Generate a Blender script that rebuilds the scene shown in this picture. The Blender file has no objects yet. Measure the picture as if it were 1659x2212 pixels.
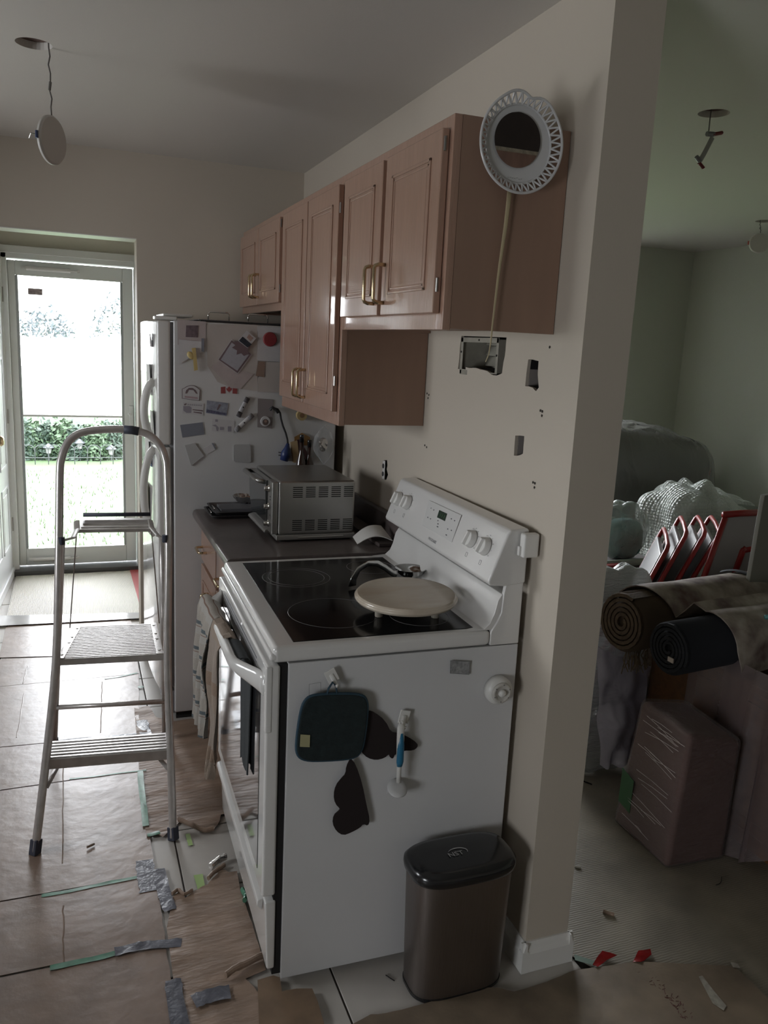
import bpy, bmesh, math, random
from mathutils import Vector, Matrix, noise
random.seed(7)
S=bpy.context.scene; COL=S.collection
PI=math.pi
# ---------------- camera ----------------
CP=Vector((-1.0725,-1.7113,1.599)); YAW,PIT,ROL,FPX=.3698,-.2022,.0493,1752.0
_f=Vector((math.sin(YAW)*math.cos(PIT),math.cos(YAW)*math.cos(PIT),math.sin(PIT)))
_r=Vector((math.cos(YAW),-math.sin(YAW),0)); _u=_r.cross(_f)
R_=_r*math.cos(ROL)+_u*math.sin(ROL); U_=-_r*math.sin(ROL)+_u*math.cos(ROL)
cam=bpy.data.objects.new('camera',bpy.data.cameras.new('camera')); COL.objects.link(cam)
cam.data.sensor_fit='VERTICAL'; cam.data.sensor_height=24.0; cam.data.lens=24.0*FPX/2212.0
cam.data.clip_start=.02; cam.data.clip_end=200
cam.matrix_world=Matrix((( R_.x,U_.x,-_f.x,CP.x),(R_.y,U_.y,-_f.y,CP.y),(R_.z,U_.z,-_f.z,CP.z),(0,0,0,1)))
S.camera=cam
# ---------------- world, light, exposure ----------------
SKY=15.0
w=bpy.data.worlds.new('world'); S.world=w; w.use_nodes=True
w.node_tree.nodes['Background'].inputs[0].default_value=(.93,.96,1,1)
w.node_tree.nodes['Background'].inputs[1].default_value=SKY
S.view_settings.view_transform='Standard'; S.view_settings.look='None'
S.view_settings.exposure=0.17; S.view_settings.gamma=1.0; S.view_settings.use_curve_mapping=False
def portal(name,loc,rot,sx,sy):
    l=bpy.data.lights.new(name,'AREA'); l.shape='RECTANGLE'; l.size=sx; l.size_y=sy; l.energy=1
    l.cycles.is_portal=True
    o=bpy.data.objects.new(name,l); o.location=loc; o.rotation_euler=rot; COL.objects.link(o)
portal('portal_door',(-1.08,4.12,1.03),(PI/2,0,PI) if False else (-PI/2,0,0),.72,1.85)
portal('portal_living',(1.45,3.62,1.5),(-PI/2,0,0),2.2,1.4)
portal('portal_side',(-3.12,.9,1.475),(0,-PI/2,0),.75,1.0)
portal('portal_rear',(-3.12,-1.85,.95),(0,-PI/2,0),.9,1.0)

# ---------------- helpers ----------------
def ray(u,v): return _f+R_*((u-829.5)/FPX)-U_*((v-1106)/FPX)
def at(u,v,ax,val):
    """world point on an axis plane that the photo shows at pixel (u,v)"""
    i='xyz'.index(ax); d=ray(u,v); return CP+d*((val-CP[i])/d[i])
def onp(u,v,p,n):
    d=ray(u,v); return CP+d*((Vector(p)-CP).dot(n)/d.dot(n))
def lin(c): return tuple(((x/255)/12.92 if x/255<=.04045 else ((x/255+.055)/1.055)**2.4) for x in c)
MATS={}
def mat(name,col,rough=.6,metal=0,spec=.5,noise_s=0,noise_a=0,bump=0,bump_s=60,col2=None,stretch=None,trans=0,alpha=1,coat=0,emit=None,wave=None,kind='noise',detail=6):
    if name in MATS: return MATS[name]
    m=bpy.data.materials.new(name); m.use_nodes=True; nt=m.node_tree; b=nt.nodes['Principled BSDF']
    b.inputs['Base Color'].default_value=(*col,1); b.inputs['Roughness'].default_value=rough
    b.inputs['Metallic'].default_value=metal; b.inputs['Specular IOR Level'].default_value=spec
    b.inputs['Coat Weight'].default_value=coat; b.inputs['Coat Roughness'].default_value=.06; b.inputs['Alpha'].default_value=alpha
    if trans: b.inputs['Transmission Weight'].default_value=trans
    if emit: b.inputs['Emission Color'].default_value=(*emit[0],1); b.inputs['Emission Strength'].default_value=emit[1]
    tc=nt.nodes.new('ShaderNodeTexCoord'); mp=nt.nodes.new('ShaderNodeMapping')
    nt.links.new(tc.outputs['Object'],mp.inputs[0])
    if stretch: mp.inputs['Scale'].default_value=stretch
    if noise_s:
        n=nt.nodes.new('ShaderNodeTexNoise'); n.inputs['Scale'].default_value=noise_s; n.inputs['Detail'].default_value=detail
        nt.links.new(mp.outputs[0],n.inputs[0])
        r=nt.nodes.new('ShaderNodeValToRGB'); r.color_ramp.elements[0].position=.3; r.color_ramp.elements[1].position=.7
        c2=col2 if col2 else tuple(x*(1-noise_a) for x in col)
        r.color_ramp.elements[0].color=(*c2,1); r.color_ramp.elements[1].color=(*col,1)
        nt.links.new(n.outputs[0],r.inputs[0]); nt.links.new(r.outputs[0],b.inputs['Base Color'])
    if bump:
        if wave:
            n2=nt.nodes.new('ShaderNodeTexWave'); n2.bands_direction=wave; n2.inputs['Distortion'].default_value=2.5
            n2.inputs['Detail'].default_value=2; n2.inputs['Detail Scale'].default_value=1.5
        else:
            n2=nt.nodes.new('ShaderNodeTexNoise'); n2.inputs['Detail'].default_value=4
        n2.inputs['Scale'].default_value=bump_s
        nt.links.new(mp.outputs[0],n2.inputs[0])
        bp=nt.nodes.new('ShaderNodeBump'); bp.inputs['Strength'].default_value=bump; bp.inputs['Distance'].default_value=.004
        nt.links.new(n2.outputs[0 if not wave else 1],bp.inputs['Height']); nt.links.new(bp.outputs[0],b.inputs['Normal'])
    MATS[name]=m; return m
def film(name,tint=(.8,.82,.82),cover=.3,rough=.25,bump=.5,bump_s=18,stretch=(1,1,1)):
    """clear plastic: see-through sheet with hazy glossy surface"""
    if name in MATS: return MATS[name]
    m=bpy.data.materials.new(name); m.use_nodes=True; nt=m.node_tree; b=nt.nodes['Principled BSDF']
    b.inputs['Base Color'].default_value=(*tint,1); b.inputs['Roughness'].default_value=rough; b.inputs['Specular IOR Level'].default_value=.9
    tr=nt.nodes.new('ShaderNodeBsdfTransparent'); mx=nt.nodes.new('ShaderNodeMixShader'); out=nt.nodes['Material Output']
    lw=nt.nodes.new('ShaderNodeLayerWeight'); lw.inputs[0].default_value=.35
    mr=nt.nodes.new('ShaderNodeMapRange'); mr.inputs['To Min'].default_value=cover; mr.inputs['To Max'].default_value=min(1,cover+.45)
    nt.links.new(lw.outputs['Facing'],mr.inputs[0]); nt.links.new(mr.outputs[0],mx.inputs[0])
    nt.links.new(tr.outputs[0],mx.inputs[1]); nt.links.new(b.outputs[0],mx.inputs[2]); nt.links.new(mx.outputs[0],out.inputs[0])
    tc=nt.nodes.new('ShaderNodeTexCoord'); mp=nt.nodes.new('ShaderNodeMapping'); mp.inputs['Scale'].default_value=stretch
    n=nt.nodes.new('ShaderNodeTexNoise'); n.inputs['Scale'].default_value=bump_s; n.inputs['Detail'].default_value=3; n.inputs['Distortion'].default_value=1.2
    nt.links.new(tc.outputs['Object'],mp.inputs[0]); nt.links.new(mp.outputs[0],n.inputs[0])
    bp=nt.nodes.new('ShaderNodeBump'); bp.inputs['Strength'].default_value=bump; bp.inputs['Distance'].default_value=.02
    nt.links.new(n.outputs[0],bp.inputs['Height']); nt.links.new(bp.outputs[0],b.inputs['Normal'])
    MATS[name]=m; return m
def paneglass():
    m=bpy.data.materials.new('window_glass'); m.use_nodes=True; nt=m.node_tree
    gl=nt.nodes.new('ShaderNodeBsdfGlossy'); gl.inputs[1].default_value=.02; tr=nt.nodes.new('ShaderNodeBsdfTransparent')
    fr=nt.nodes.new('ShaderNodeFresnel'); fr.inputs[0].default_value=1.45; mx=nt.nodes.new('ShaderNodeMixShader')
    nt.links.new(fr.outputs[0],mx.inputs[0]); nt.links.new(tr.outputs[0],mx.inputs[1]); nt.links.new(gl.outputs[0],mx.inputs[2])
    nt.links.new(mx.outputs[0],nt.nodes['Material Output'].inputs[0]); return m

def wmat(o):
    m=Matrix.Identity(4)
    while o is not None:
        m=(Matrix.LocRotScale(o.location,o.rotation_euler,o.scale))@m; o=o.parent
    return m
class MB:
    def __init__(s): s.v=[]; s.f=[]; s.xf=None
    def _add(s,vs,fs):
        b=len(s.v); s.v+= [Vector(p) for p in vs]; s.f+=[[b+i for i in q] for q in fs]; return s
    def box(s,a,b):
        (x0,y0,z0),(x1,y1,z1)=a,b
        x0,x1=sorted((x0,x1)); y0,y1=sorted((y0,y1)); z0,z1=sorted((z0,z1))
        return s._add([(x0,y0,z0),(x1,y0,z0),(x1,y1,z0),(x0,y1,z0),(x0,y0,z1),(x1,y0,z1),(x1,y1,z1),(x0,y1,z1)],
          [(0,3,2,1),(4,5,6,7),(0,1,5,4),(1,2,6,5),(2,3,7,6),(3,0,4,7)])
    def hexa(s,p): # 8 corners, bottom 4 ccw then top 4
        return s._add(p,[(0,3,2,1),(4,5,6,7),(0,1,5,4),(1,2,6,5),(2,3,7,6),(3,0,4,7)])
    def prism(s,poly,off):
        off=Vector(off); n=len(poly); P=[Vector(p) for p in poly]
        fs=[list(range(n))[::-1],[n+i for i in range(n)]]+[(i,(i+1)%n,n+(i+1)%n,n+i) for i in range(n)]
        return s._add(P+[p+off for p in P],fs)
    def tube(s,path,r,seg=8,cap=True,flat=None,closed=False):
        P=[Vector(p) for p in path]; n=len(P); rs=r if isinstance(r,list) else [r]*n
        b=len(s.v); up=None
        for i in range(n):
            if closed: t=(P[(i+1)%n]-P[i-1])
            else: t=P[min(i+1,n-1)]-P[max(i-1,0)]
            t.normalize()
            if up is None:
                up=Vector((0,0,1)) if abs(t.z)<.9 else Vector((1,0,0))
                if flat: up=Vector(flat)
            up=(up-t*up.dot(t))
            if up.length<1e-6: up=t.orthogonal()
            up.normalize(); sd=t.cross(up)
            for k in range(seg):
                a=2*PI*k/seg; ra=rs[i]
                if isinstance(ra,tuple): s.v.append(P[i]+up*math.cos(a)*ra[0]+sd*math.sin(a)*ra[1])
                else: s.v.append(P[i]+up*math.cos(a)*ra+sd*math.sin(a)*ra)
        for i in range(n if closed else n-1):
            j=(i+1)%n
            for k in range(seg):
                k2=(k+1)%seg; s.f.append([b+i*seg+k,b+i*seg+k2,b+j*seg+k2,b+j*seg+k])
        if cap and not closed:
            s.f.append([b+k for k in range(seg)][::-1]); s.f.append([b+(n-1)*seg+k for k in range(seg)])
        return s
    def lathe(s,prof,c=(0,0,0),ax=(0,0,1),seg=32,sx=1,sy=1,refx=None):
        ax=Vector(ax).normalized(); e1=(Vector(refx) if refx else ax.orthogonal()).normalized(); e2=ax.cross(e1); c=Vector(c); b=len(s.v); n=len(prof)
        for (r,h) in prof:
            for k in range(seg):
                a=2*PI*k/seg; s.v.append(c+ax*h+e1*(r*math.cos(a)*sx)+e2*(r*math.sin(a)*sy))
        for i in range(n-1):
            for k in range(seg):
                k2=(k+1)%seg; s.f.append([b+i*seg+k,b+i*seg+k2,b+(i+1)*seg+k2,b+(i+1)*seg+k])
        s.f.append([b+k for k in range(seg)][::-1]); s.f.append([b+(n-1)*seg+k for k in range(seg)])
        return s
    def grid(s,fn,nu,nv,wrapu=False):
        b=len(s.v)
        for i in range(nu+1):
            for j in range(nv+1): s.v.append(Vector(fn(i/nu,j/nv)))
        for i in range(nu):
            for j in range(nv):
                q=b+i*(nv+1)+j; s.f.append([q,q+nv+1,q+nv+2,q+1])
        return s
    def build(s,name,m,parent=None,local=False,smooth=False,bevel=0,seg=2,sub=0,solid=0,recalc=True):
        me=bpy.data.meshes.new(name)
        if parent is not None and not local:
            inv=wmat(parent).inverted(); vs=[inv@v for v in s.v]
        else: vs=s.v
        me.from_pydata([tuple(v) for v in vs],[],s.f)
        if recalc:
            bm=bmesh.new(); bm.from_mesh(me); bmesh.ops.recalc_face_normals(bm,faces=bm.faces); bm.to_mesh(me); bm.free()
        if smooth:
            me.polygons.foreach_set('use_smooth',[True]*len(me.polygons))
        me.materials.append(m); me.update()
        o=bpy.data.objects.new(name,me); COL.objects.link(o); o.parent=parent
        if solid:
            md=o.modifiers.new('solid','SOLIDIFY'); md.thickness=solid; md.offset=0
            if smooth: es_=o.modifiers.new('es','EDGE_SPLIT'); es_.split_angle=1.0
        if bevel:
            md=o.modifiers.new('bevel','BEVEL'); md.width=bevel; md.segments=seg; md.limit_method='ANGLE'; md.angle_limit=.6
            me.polygons.foreach_set('use_smooth',[True]*len(me.polygons))
            wn=o.modifiers.new('wn','WEIGHTED_NORMAL'); wn.keep_sharp=True
        if sub:
            md=o.modifiers.new('sub','SUBSURF'); md.levels=sub; md.render_levels=sub
        return o
def tag(o,label=None,cat=None,group=None,kind=None):
    if label: o['label']=label
    if cat: o['category']=cat
    if group: o['group']=group
    if kind: o['kind']=kind
    return o
def thing(name,label,cat,loc=(0,0,0),rz=0,group=None):
    o=bpy.data.objects.new(name,None); COL.objects.link(o); o.empty_display_size=.05
    o.location=loc; o.rotation_euler=(0,0,rz); return tag(o,label,cat,group)
def copy_tree(o,parent=None):
    kids=list(o.children); c=o.copy(); COL.objects.link(c); c.parent=parent
    for k in kids: copy_tree(k,c)
    return c
def BX(name,m,a,b,parent=None,bevel=0,seg=2,**k): return MB().box(a,b).build(name,m,parent,bevel=bevel,seg=seg,**k)
def struct(o): o['kind']='structure'; return o
def textmesh(name,txt,size,m,parent,org,ex,ey,thick=.0004,sx=1.0):
    """flat lettering, laid out from org along ex with its up along ey"""
    cu=bpy.data.curves.new('t','FONT'); cu.body=txt; cu.size=size; cu.resolution_u=2
    o=bpy.data.objects.new('t',cu); me=bpy.data.meshes.new_from_object(o); bpy.data.objects.remove(o)
    ex=Vector(ex).normalized(); ey=Vector(ey).normalized(); inv=wmat(parent).inverted(); n=ex.cross(ey)
    for v in me.vertices: v.co=inv@(Vector(org)+ex*v.co.x*sx+ey*v.co.y+n*thick)
    me.materials.clear(); me.materials.append(m); o=bpy.data.objects.new(name,me); COL.objects.link(o); o.parent=parent; return o
def boolean(o,cutters):
    for c in cutters:
        md=o.modifiers.new('b','BOOLEAN'); md.operation='DIFFERENCE'; md.object=c; md.solver='EXACT'
    dg=bpy.context.evaluated_depsgraph_get(); me=bpy.data.meshes.new_from_object(o.evaluated_get(dg))
    o.modifiers.clear(); o.data=me
    for c in cutters: bpy.data.objects.remove(c)
def nz(p,s=1.0): return noise.noise(Vector(p)*s)
def arc(c,e1,e2,r,a0,a1,n): 
    c=Vector(c);e1=Vector(e1);e2=Vector(e2)
    return [c+e1*(r*math.cos(a0+(a1-a0)*i/n))+e2*(r*math.sin(a0+(a1-a0)*i/n)) for i in range(n+1)]

# ---------------- materials ----------------
paint=mat('wall_paint',(.52,.465,.39),.65,bump=.06,bump_s=180,noise_s=1.5,noise_a=.04)
paint_g=mat('wall_paint_grey_green',(.50,.52,.44),.65,bump=.06,bump_s=180)
ceilm=mat('ceiling_paint',(.60,.57,.525),.8,bump=.08,bump_s=220)
trimw=mat('trim_white',(.72,.71,.68),.4)
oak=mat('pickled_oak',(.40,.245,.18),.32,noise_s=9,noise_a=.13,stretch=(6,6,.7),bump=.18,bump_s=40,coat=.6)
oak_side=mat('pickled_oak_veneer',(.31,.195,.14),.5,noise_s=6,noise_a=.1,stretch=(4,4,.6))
brass=mat('brass',(.62,.50,.32),.25,metal=1)
chrome=mat('chrome',(.72,.72,.7),.15,metal=1)
steel=mat('brushed_steel',(.36,.35,.335),.32,metal=1,bump=.08,bump_s=120,stretch=(1,1,.03))
steel_can=mat('brushed_steel_brown',(.30,.265,.25),.4,metal=1,noise_s=60,noise_a=.12,stretch=(8,8,.2))
alu=mat('ladder_aluminium',(.66,.63,.61),.28,metal=.5,noise_s=30,noise_a=.2)
enamel=mat('white_enamel',(.66,.65,.63),.16,coat=.5)
enamel_side=mat('white_painted_steel',(.60,.60,.60),.38,noise_s=3,noise_a=.04)
plastic_w=mat('white_plastic',(.68,.67,.64),.35)
greyp=mat('grey_plastic',(.2,.2,.21),.5)
black=mat('black_plastic',(.012,.012,.013),.22,coat=.3)
blackg=mat('black_glass',(.006,.006,.007),.12,spec=.22)
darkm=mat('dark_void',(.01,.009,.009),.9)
kraft=mat('kraft_paper',(.30,.212,.162),.36,spec=.7,noise_s=9,noise_a=.3,bump=.35,bump_s=22,detail=10)
kraft_c=mat('crinkled_paper',(.38,.27,.20),.55,noise_s=7,noise_a=.35,bump=.9,bump_s=22,detail=8,stretch=(1,3.2,1))
kraft_g=mat('ribbed_paper',(.25,.22,.17),.6,noise_s=4,noise_a=.45,bump=.14,bump_s=40,wave='Y',detail=10)
tilem=mat('glazed_tile',(.50,.47,.43),.3,noise_s=9,noise_a=.1,bump=.03,bump_s=30)
grout=mat('grout',(.06,.05,.045),.9)
green_t=mat('green_tape',(.10,.30,.19),.4,noise_s=40,noise_a=.4)
duct_t=mat('duct_tape',(.15,.155,.185),.32,noise_s=30,noise_a=.3,bump=.5,bump_s=60)
red_t=mat('red_tape',(.25,.012,.012),.2,noise_s=40,noise_a=.4)
counter=mat('laminate_counter',(.12,.098,.092),.28,noise_s=60,noise_a=.25)
GL=paneglass()
print('mats ok')
# ---------------- large structure ----------------
ZC=2.395; YF=2.343; YD=3.986; TW=.1285; YW=-.127
def cutter(poly,off): return MB().prism(poly,off).build('cut',darkm)
# floor slab and tiles
fl=struct(BX('floor',grout,(-3.0,-4.5,-.12),(4.2,4.0,-.004)))
tb=MB().box((.0025,.0025,-.006),(.3175,.3175,.0)).build('tile',tilem,fl,local=True,bevel=.002,seg=1)
tx0,ty0=-.805,.76; first=True
for i in range(-7,3):
    for j in range(-16,11):
        x,y=tx0+.32*i,ty0+.32*j
        if y+.32>YD or (x>0 and y>YW-.1): continue
        if y<-1.6: continue
        if first: t=tb; first=False
        else: t=tb.copy(); COL.objects.link(t); t.parent=fl
        t.location=(x,y,random.uniform(-.0008,.0008))
# partition wall (kitchen side X=0) with ragged holes
def jag(pts,amp=.0025,n=3):
    out=[]
    for i,p in enumerate(pts):
        q=pts[(i+1)%len(pts)]
        for k in range(n):
            a=p.lerp(q,k/n); out.append(Vector((a.x,a.y+random.uniform(-amp,amp),a.z+random.uniform(-amp,amp))))
    return out
wp=lambda L:[at(u,v,'x',0) for u,v in L]
h1=jag(wp([(997,727),(1094,729),(1090,770),(1085,806),(1066,812),(1052,802),(1030,796),(1006,794),(1006,799),(989,797)]),.002,3)
h2=jag(wp([(1141,778),(1151,776),(1163,780),(1161,810),(1164,838),(1158,845),(1151,837),(1134,834)]),.0015,2)
h3=jag(wp([(1113,941),(1132,942),(1131,965),(1130,980),(1122,984),(1110,985)]),.0015,2)
hs=jag(wp([(827,995),(836,994),(837,1005),(835,1014),(838,1025),(834,1037),(827,1036),(829,1022),(827,1010)]),.001,1)
bm=bmesh.new(); Y1=YD-.05
def loop(pts):
    vs=[bm.verts.new(p) for p in pts]; return vs,[bm.edges.new((vs[i],vs[(i+1)%len(vs)])) for i in range(len(vs))]
fv,fe=loop([(0,YW,0),(0,Y1,0),(0,Y1,ZC),(0,YW,ZC)]); alle=list(fe)
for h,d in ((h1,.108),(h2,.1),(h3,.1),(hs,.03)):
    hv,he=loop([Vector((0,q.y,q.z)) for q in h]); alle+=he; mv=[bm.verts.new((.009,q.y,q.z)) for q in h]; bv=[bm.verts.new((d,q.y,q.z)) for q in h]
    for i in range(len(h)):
        j=(i+1)%len(h); bm.faces.new((hv[i],hv[j],mv[j],mv[i])); f_=bm.faces.new((mv[i],mv[j],bv[j],bv[i])); f_.material_index=1  # dark material on the inner faces paints the shade inside the holes
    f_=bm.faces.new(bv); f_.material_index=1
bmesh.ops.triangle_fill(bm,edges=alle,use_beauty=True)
ov=[bm.verts.new(p) for p in [(TW,YW,0),(TW,Y1,0),(TW,Y1,ZC),(TW,YW,ZC)]]
bm.faces.new(ov)
for i in range(4): bm.faces.new((fv[i],fv[(i+1)%4],ov[(i+1)%4],ov[i]))
bmesh.ops.recalc_face_normals(bm,faces=bm.faces)
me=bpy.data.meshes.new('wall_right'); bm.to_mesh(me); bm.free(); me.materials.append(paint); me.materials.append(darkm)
wr=bpy.data.objects.new('wall_right',me); COL.objects.link(wr); struct(wr)
# wood edges seen inside the two switch openings, parts of the wall
for h in (h2,h3):
    ys=[v.y for v in h]; zs=[v.z for v in h]
    ym=max(ys)
    BX('wall_stud',mat('stud_grey',(.30,.27,.25),.7),(.0095,ym-.002,min(zs)-.004),(.045,ym+.02,max(zs)+.004),wr)
# screw holes and nail
sc=mat('screw_hole_dark',(.03,.025,.02),.9)
k=0
for (u,v) in [(1168,887),(1172,889),(1171,898),(1152,1042),(1156,1044),(1155,1053),(923,850),(927,853),(925,860),(918,962),(922,966),(1188,750),(1072,700)]:
    p=at(u,v,'x',0)
    if (u,v)==(1072,700): continue
    MB().lathe([(.003,-.0006),(.0036,-.0012),(.001,-.0018)],p,(1,0,0),seg=8).build('screw_hole',sc,wr)
# far wall of kitchen with the opening towards the door
wb=BX('wall_back',paint,(-3.0,YF,0),(0,YF+.14,ZC)); 
c=BX('cut',darkm,(-1.62,YF-.1,-.1),(-.784,YF+.3,2.0246)); boolean(wb,[c]); struct(wb)
struct(BX('wall_left',paint,(-3.1,-4.6,0),(-3.0,-2.35,ZC)))
struct(BX('wall_left_middle',paint,(-3.1,-1.35,0),(-3.0,.4,ZC)))
struct(BX('wall_left_lower_near',paint,(-3.1,-2.35,0),(-3.0,-1.35,.5)))
struct(BX('wall_left_upper_near',paint,(-3.1,-2.35,1.4),(-3.0,-1.35,ZC)))
struct(BX('wall_left_upper',paint,(-3.1,.4,1.85),(-3.0,1.4,ZC)))
struct(BX('wall_left_lower',paint,(-3.1,.4,0),(-3.0,1.4,1.1)))
struct(BX('wall_left_far',paint,(-3.1,1.4,0),(-3.0,4.1,ZC)))
# vestibule
struct(BX('wall_entry_left',trimw,(-1.72,YF+.14,0),(-1.60,YD,ZC)))
struct(BX('wall_entry_right',paint,(-.56,YF+.14,0),(-.44,YD,ZC)))
cream=mat('entry_paint',(.80,.78,.68),.6)
wf=BX('wall_front',cream,(-3.1,YD,0),(TW+.05,YD+.12,ZC)); c=BX('cut',darkm,(-1.475,YD-.2,-.1),(-.655,YD+.3,2.055)); boolean(wf,[c]); struct(wf)
# living room shell
struct(BX('wall_living_back_a',paint_g,(TW,3.41,0),(.35,3.55,ZC)))
struct(BX('wall_living_back_b',paint_g,(2.55,3.41,0),(3.42,3.55,ZC)))
struct(BX('wall_living_back_c',paint_g,(.35,3.41,0),(2.55,3.55,.8)))
struct(BX('wall_living_back_d',paint_g,(.35,3.41,2.2),(2.55,3.55,ZC)))
struct(BX('wall_living_right',paint_g,(3.30,-4.6,0),(3.42,3.41,ZC)))
struct(BX('wall_rear',paint,(-3.1,-4.6,0),(3.42,-4.48,ZC)))
# windows that light the rooms (outside the frame)
def window(n,a,b,axis):
    w_=thing('window_%d'%n,'',''); del w_['label']; 
    return w_
def win(n,x0,x1,y,z0,z1,alongx=True):
    def pt(a,d,z): return (a,y+d,z) if alongx else (y+d,a,z)
    m=MB(); t=.05
    for (a0,a1,b0,b1) in ((x0,x1,z0,z0+t),(x0,x1,z1-t,z1),(x0,x0+t,z0,z1),(x1-t,x1,z0,z1),((x0+x1)/2-.02,(x0+x1)/2+.02,z0,z1)):
        p,q=pt(a0,0,b0),pt(a1,.05,b1); m.box(p,q)
    o=struct(m.build('window_%d'%n,trimw)); 
    p,q=pt(x0+t,.022,z0+t),pt(x1-t,.028,z1-t); MB().box(p,q).build('pane',GL,o)
win(1,.35,2.55,3.46,.8,2.2); win(2,.4,1.4,-3.07,1.1,1.85,False); win(3,-2.35,-1.35,-3.07,.5,1.4,False)
# ceiling with openings for the lights
ce=BX('ceiling',ceilm,(-3.1,-4.6,ZC),(3.42,4.1,ZC+.16))
KH=Vector((-1.152,1.034,ZC)); LH=at(1542,245,'z',ZC); LH2=at(1652,478,'z',ZC)
cc=[MB().lathe([(.050+.001*0,-.05),(.050,.13)],c_,(0,0,1),seg=28).build('cut',darkm) for c_ in (KH,LH,LH2)]
boolean(ce,cc); struct(ce)
for c_ in (KH,LH,LH2):
    MB().lathe([(.049,.02),(.049,.125)],c_,(0,0,1),seg=24).build('recess',mat('ceiling_cavity',(.12,.075,.06),.8),ce)
# baseboards
bbm=trimw
def baseboard(name,pts,h=.085,t=.014,cap=.02):
    m=MB()
    for a,b in zip(pts[:-1],pts[1:]):
        a,b=Vector(a),Vector(b); d=(b-a).normalized(); n=Vector((d.y,-d.x,0))
        a2=a-d*0; b2=b+d*0
        prof=[(0,0),(t,0),(t,h-.03),(t*.7,h-.018),(t*.55,h-.01),(t*.3,h),(0,h)]
        m.prism([a2+n*x+Vector((0,0,z)) for x,z in prof],b2-a2)
    return struct(m.build(name,bbm))
baseboard('baseboard_end',[(-.014,YW,0),(TW+.014,YW,0)])
baseboard('baseboard_right',[(0,.02,0),(0,YW-.0139,0)])
baseboard('baseboard_living',[(TW,YW-.0139,0),(TW,3.41,0)])
struct(BX('baseboard_corner',bbm,(-.0145,YW-.0145,0),(.004,YW+.004,.062)))
# ---------------- storm door and open entry leaf ----------------
dg=mat('door_white',(.80,.82,.80),.3)
d=thing('door_1','','');
for k_ in ('label','category'): 
    if k_ in d: del d[k_]
d['kind']='structure'; d.location=(-1.065,YD,0)
xl,xr=-1.472,-.658
m=MB(); m.box((xl,YD-.03,0),(xl+.035,YD+.10,2.05)); m.box((xr-.03,YD-.03,0),(xr,YD+.10,2.05)); m.box((xl,YD-.03,2.015),(xr,YD+.10,2.05)); m.box((xl-.04,YD-.045,0),(xl+.006,YD-.012,2.09)); m.box((xr-.006,YD-.045,0),(xr+.045,YD-.012,2.09)); m.box((xl-.04,YD-.045,2.045),(xr+.045,YD-.012,2.09))
m.build('door_frame',dg,d,bevel=.003)
m=MB(); m.box((xl,YD-.09,.0),(xr,YD+.1,.035)); m.build('threshold',mat('threshold_dark',(.09,.09,.09),.4,metal=.5),d,bevel=.004)
sy=YD+.04
m=MB(); m.box((-1.437,sy,.04),(-1.395,sy+.035,2.01)); m.box((-.755,sy,.04),(-.69,sy+.035,2.01)); m.box((-1.395,sy,1.92),(-.755,sy+.035,2.01)); m.box((-1.395,sy,.04),(-.755,sy+.035,.155)); m.box((-1.395,sy+.008,1.036),(-.755,sy+.026,1.050))
m.build('storm_frame',dg,d,bevel=.004)
m=MB()
for (x0,x1,z0,z1) in ((-1.395,-1.38,.155,1.92),(-.77,-.755,.155,1.92)): m.box((x0,sy+.008,z0),(x1,sy+.026,z1))
m.build('glazing_bead',mat('bead_grey',(.42,.45,.45),.4),d,bevel=.002)
BX('upper_pane',GL,(-1.39,sy+.015,1.04),(-.76,sy+.019,1.925),d); BX('lower_pane',GL,(-1.39,sy+.015,.15),(-.76,sy+.019,1.04),d)
for (za,xa,xb,nm) in ((1.965,-1.33,-1.07,'door_closer'),(.085,-1.35,-1.12,'door_closer')):
    m=MB().tube([(xa,sy-.03,za),(xb,sy-.03,za)],.014,10).tube([(xb,sy-.03,za),(xb+.05,sy-.028,za)],.005,6); m.box((xa-.03,sy-.032,za-.006),(xa+.01,sy,za+.006)); m.box((xb+.04,sy-.034,za-.008),(xb+.055,sy,za+.008))
    m.build(nm,trimw,d,smooth=False,bevel=.001)
m=MB().box((-.725,sy-.03,.98),(-.70,sy,1.12)); m.tube([(-.712,sy-.03,1.07),(-.712,sy-.055,1.07),(-.735,sy-.06,1.07)],.006,8); m.build('latch',dg,d,bevel=.003)
st=BX('window_sticker',mat('sticker_red_white',(.55,.45,.45),.6,noise_s=60,noise_a=.6),at(60,622,'y',sy+.012),at(92,638,'y',sy+.012)+Vector((0,.001,0)),d)
# open leaf, hinged at the left jamb and swung into the entry
leaf=thing('door_2','',''); 
for k_ in ('label','category'):
    if k_ in leaf: del leaf[k_]
leaf['kind']='structure'; leaf.location=(-1.474,YD-.035,0); leaf.rotation_euler=(0,0,math.atan2(.058,1)*-1)
lw_=mat('entry_door_white',(.82,.84,.86),.3)
def L(a,b,mm=lw_,name='leaf',bv=.003): return MB().box(a,b).build(name,mm,leaf,local=True,bevel=bv)
L((-.040,-.80,.012),(0,-.0,2.0))
for (y0,y1,z0,z1) in ((-.70,-.44,.22,.62),(-.36,-.10,.22,.62),(-.70,-.44,.74,1.42),(-.36,-.10,.74,1.42),(-.70,-.44,1.54,1.86),(-.36,-.10,1.54,1.86)):
    m=MB(); t=.018
    for q in (((y0,z0),(y1,z0+t)),((y0,z1-t),(y1,z1)),((y0,z0),(y0+t,z1)),((y1-t,z0),(y1,z1))): m.box((-.001,q[0][0],q[0][1]),(.005,q[1][0],q[1][1]))
    m.build('moulding',lw_,leaf,local=True,bevel=.002)
    MB().box((-.001,y0+.045,z0+.045),(.004,y1-.045,z1-.045)).build('panel',lw_,leaf,local=True,bevel=.004)
L((-.002,-.80,.0),(.012,0,.055),lw_,'door_sweep',.004)
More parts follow.
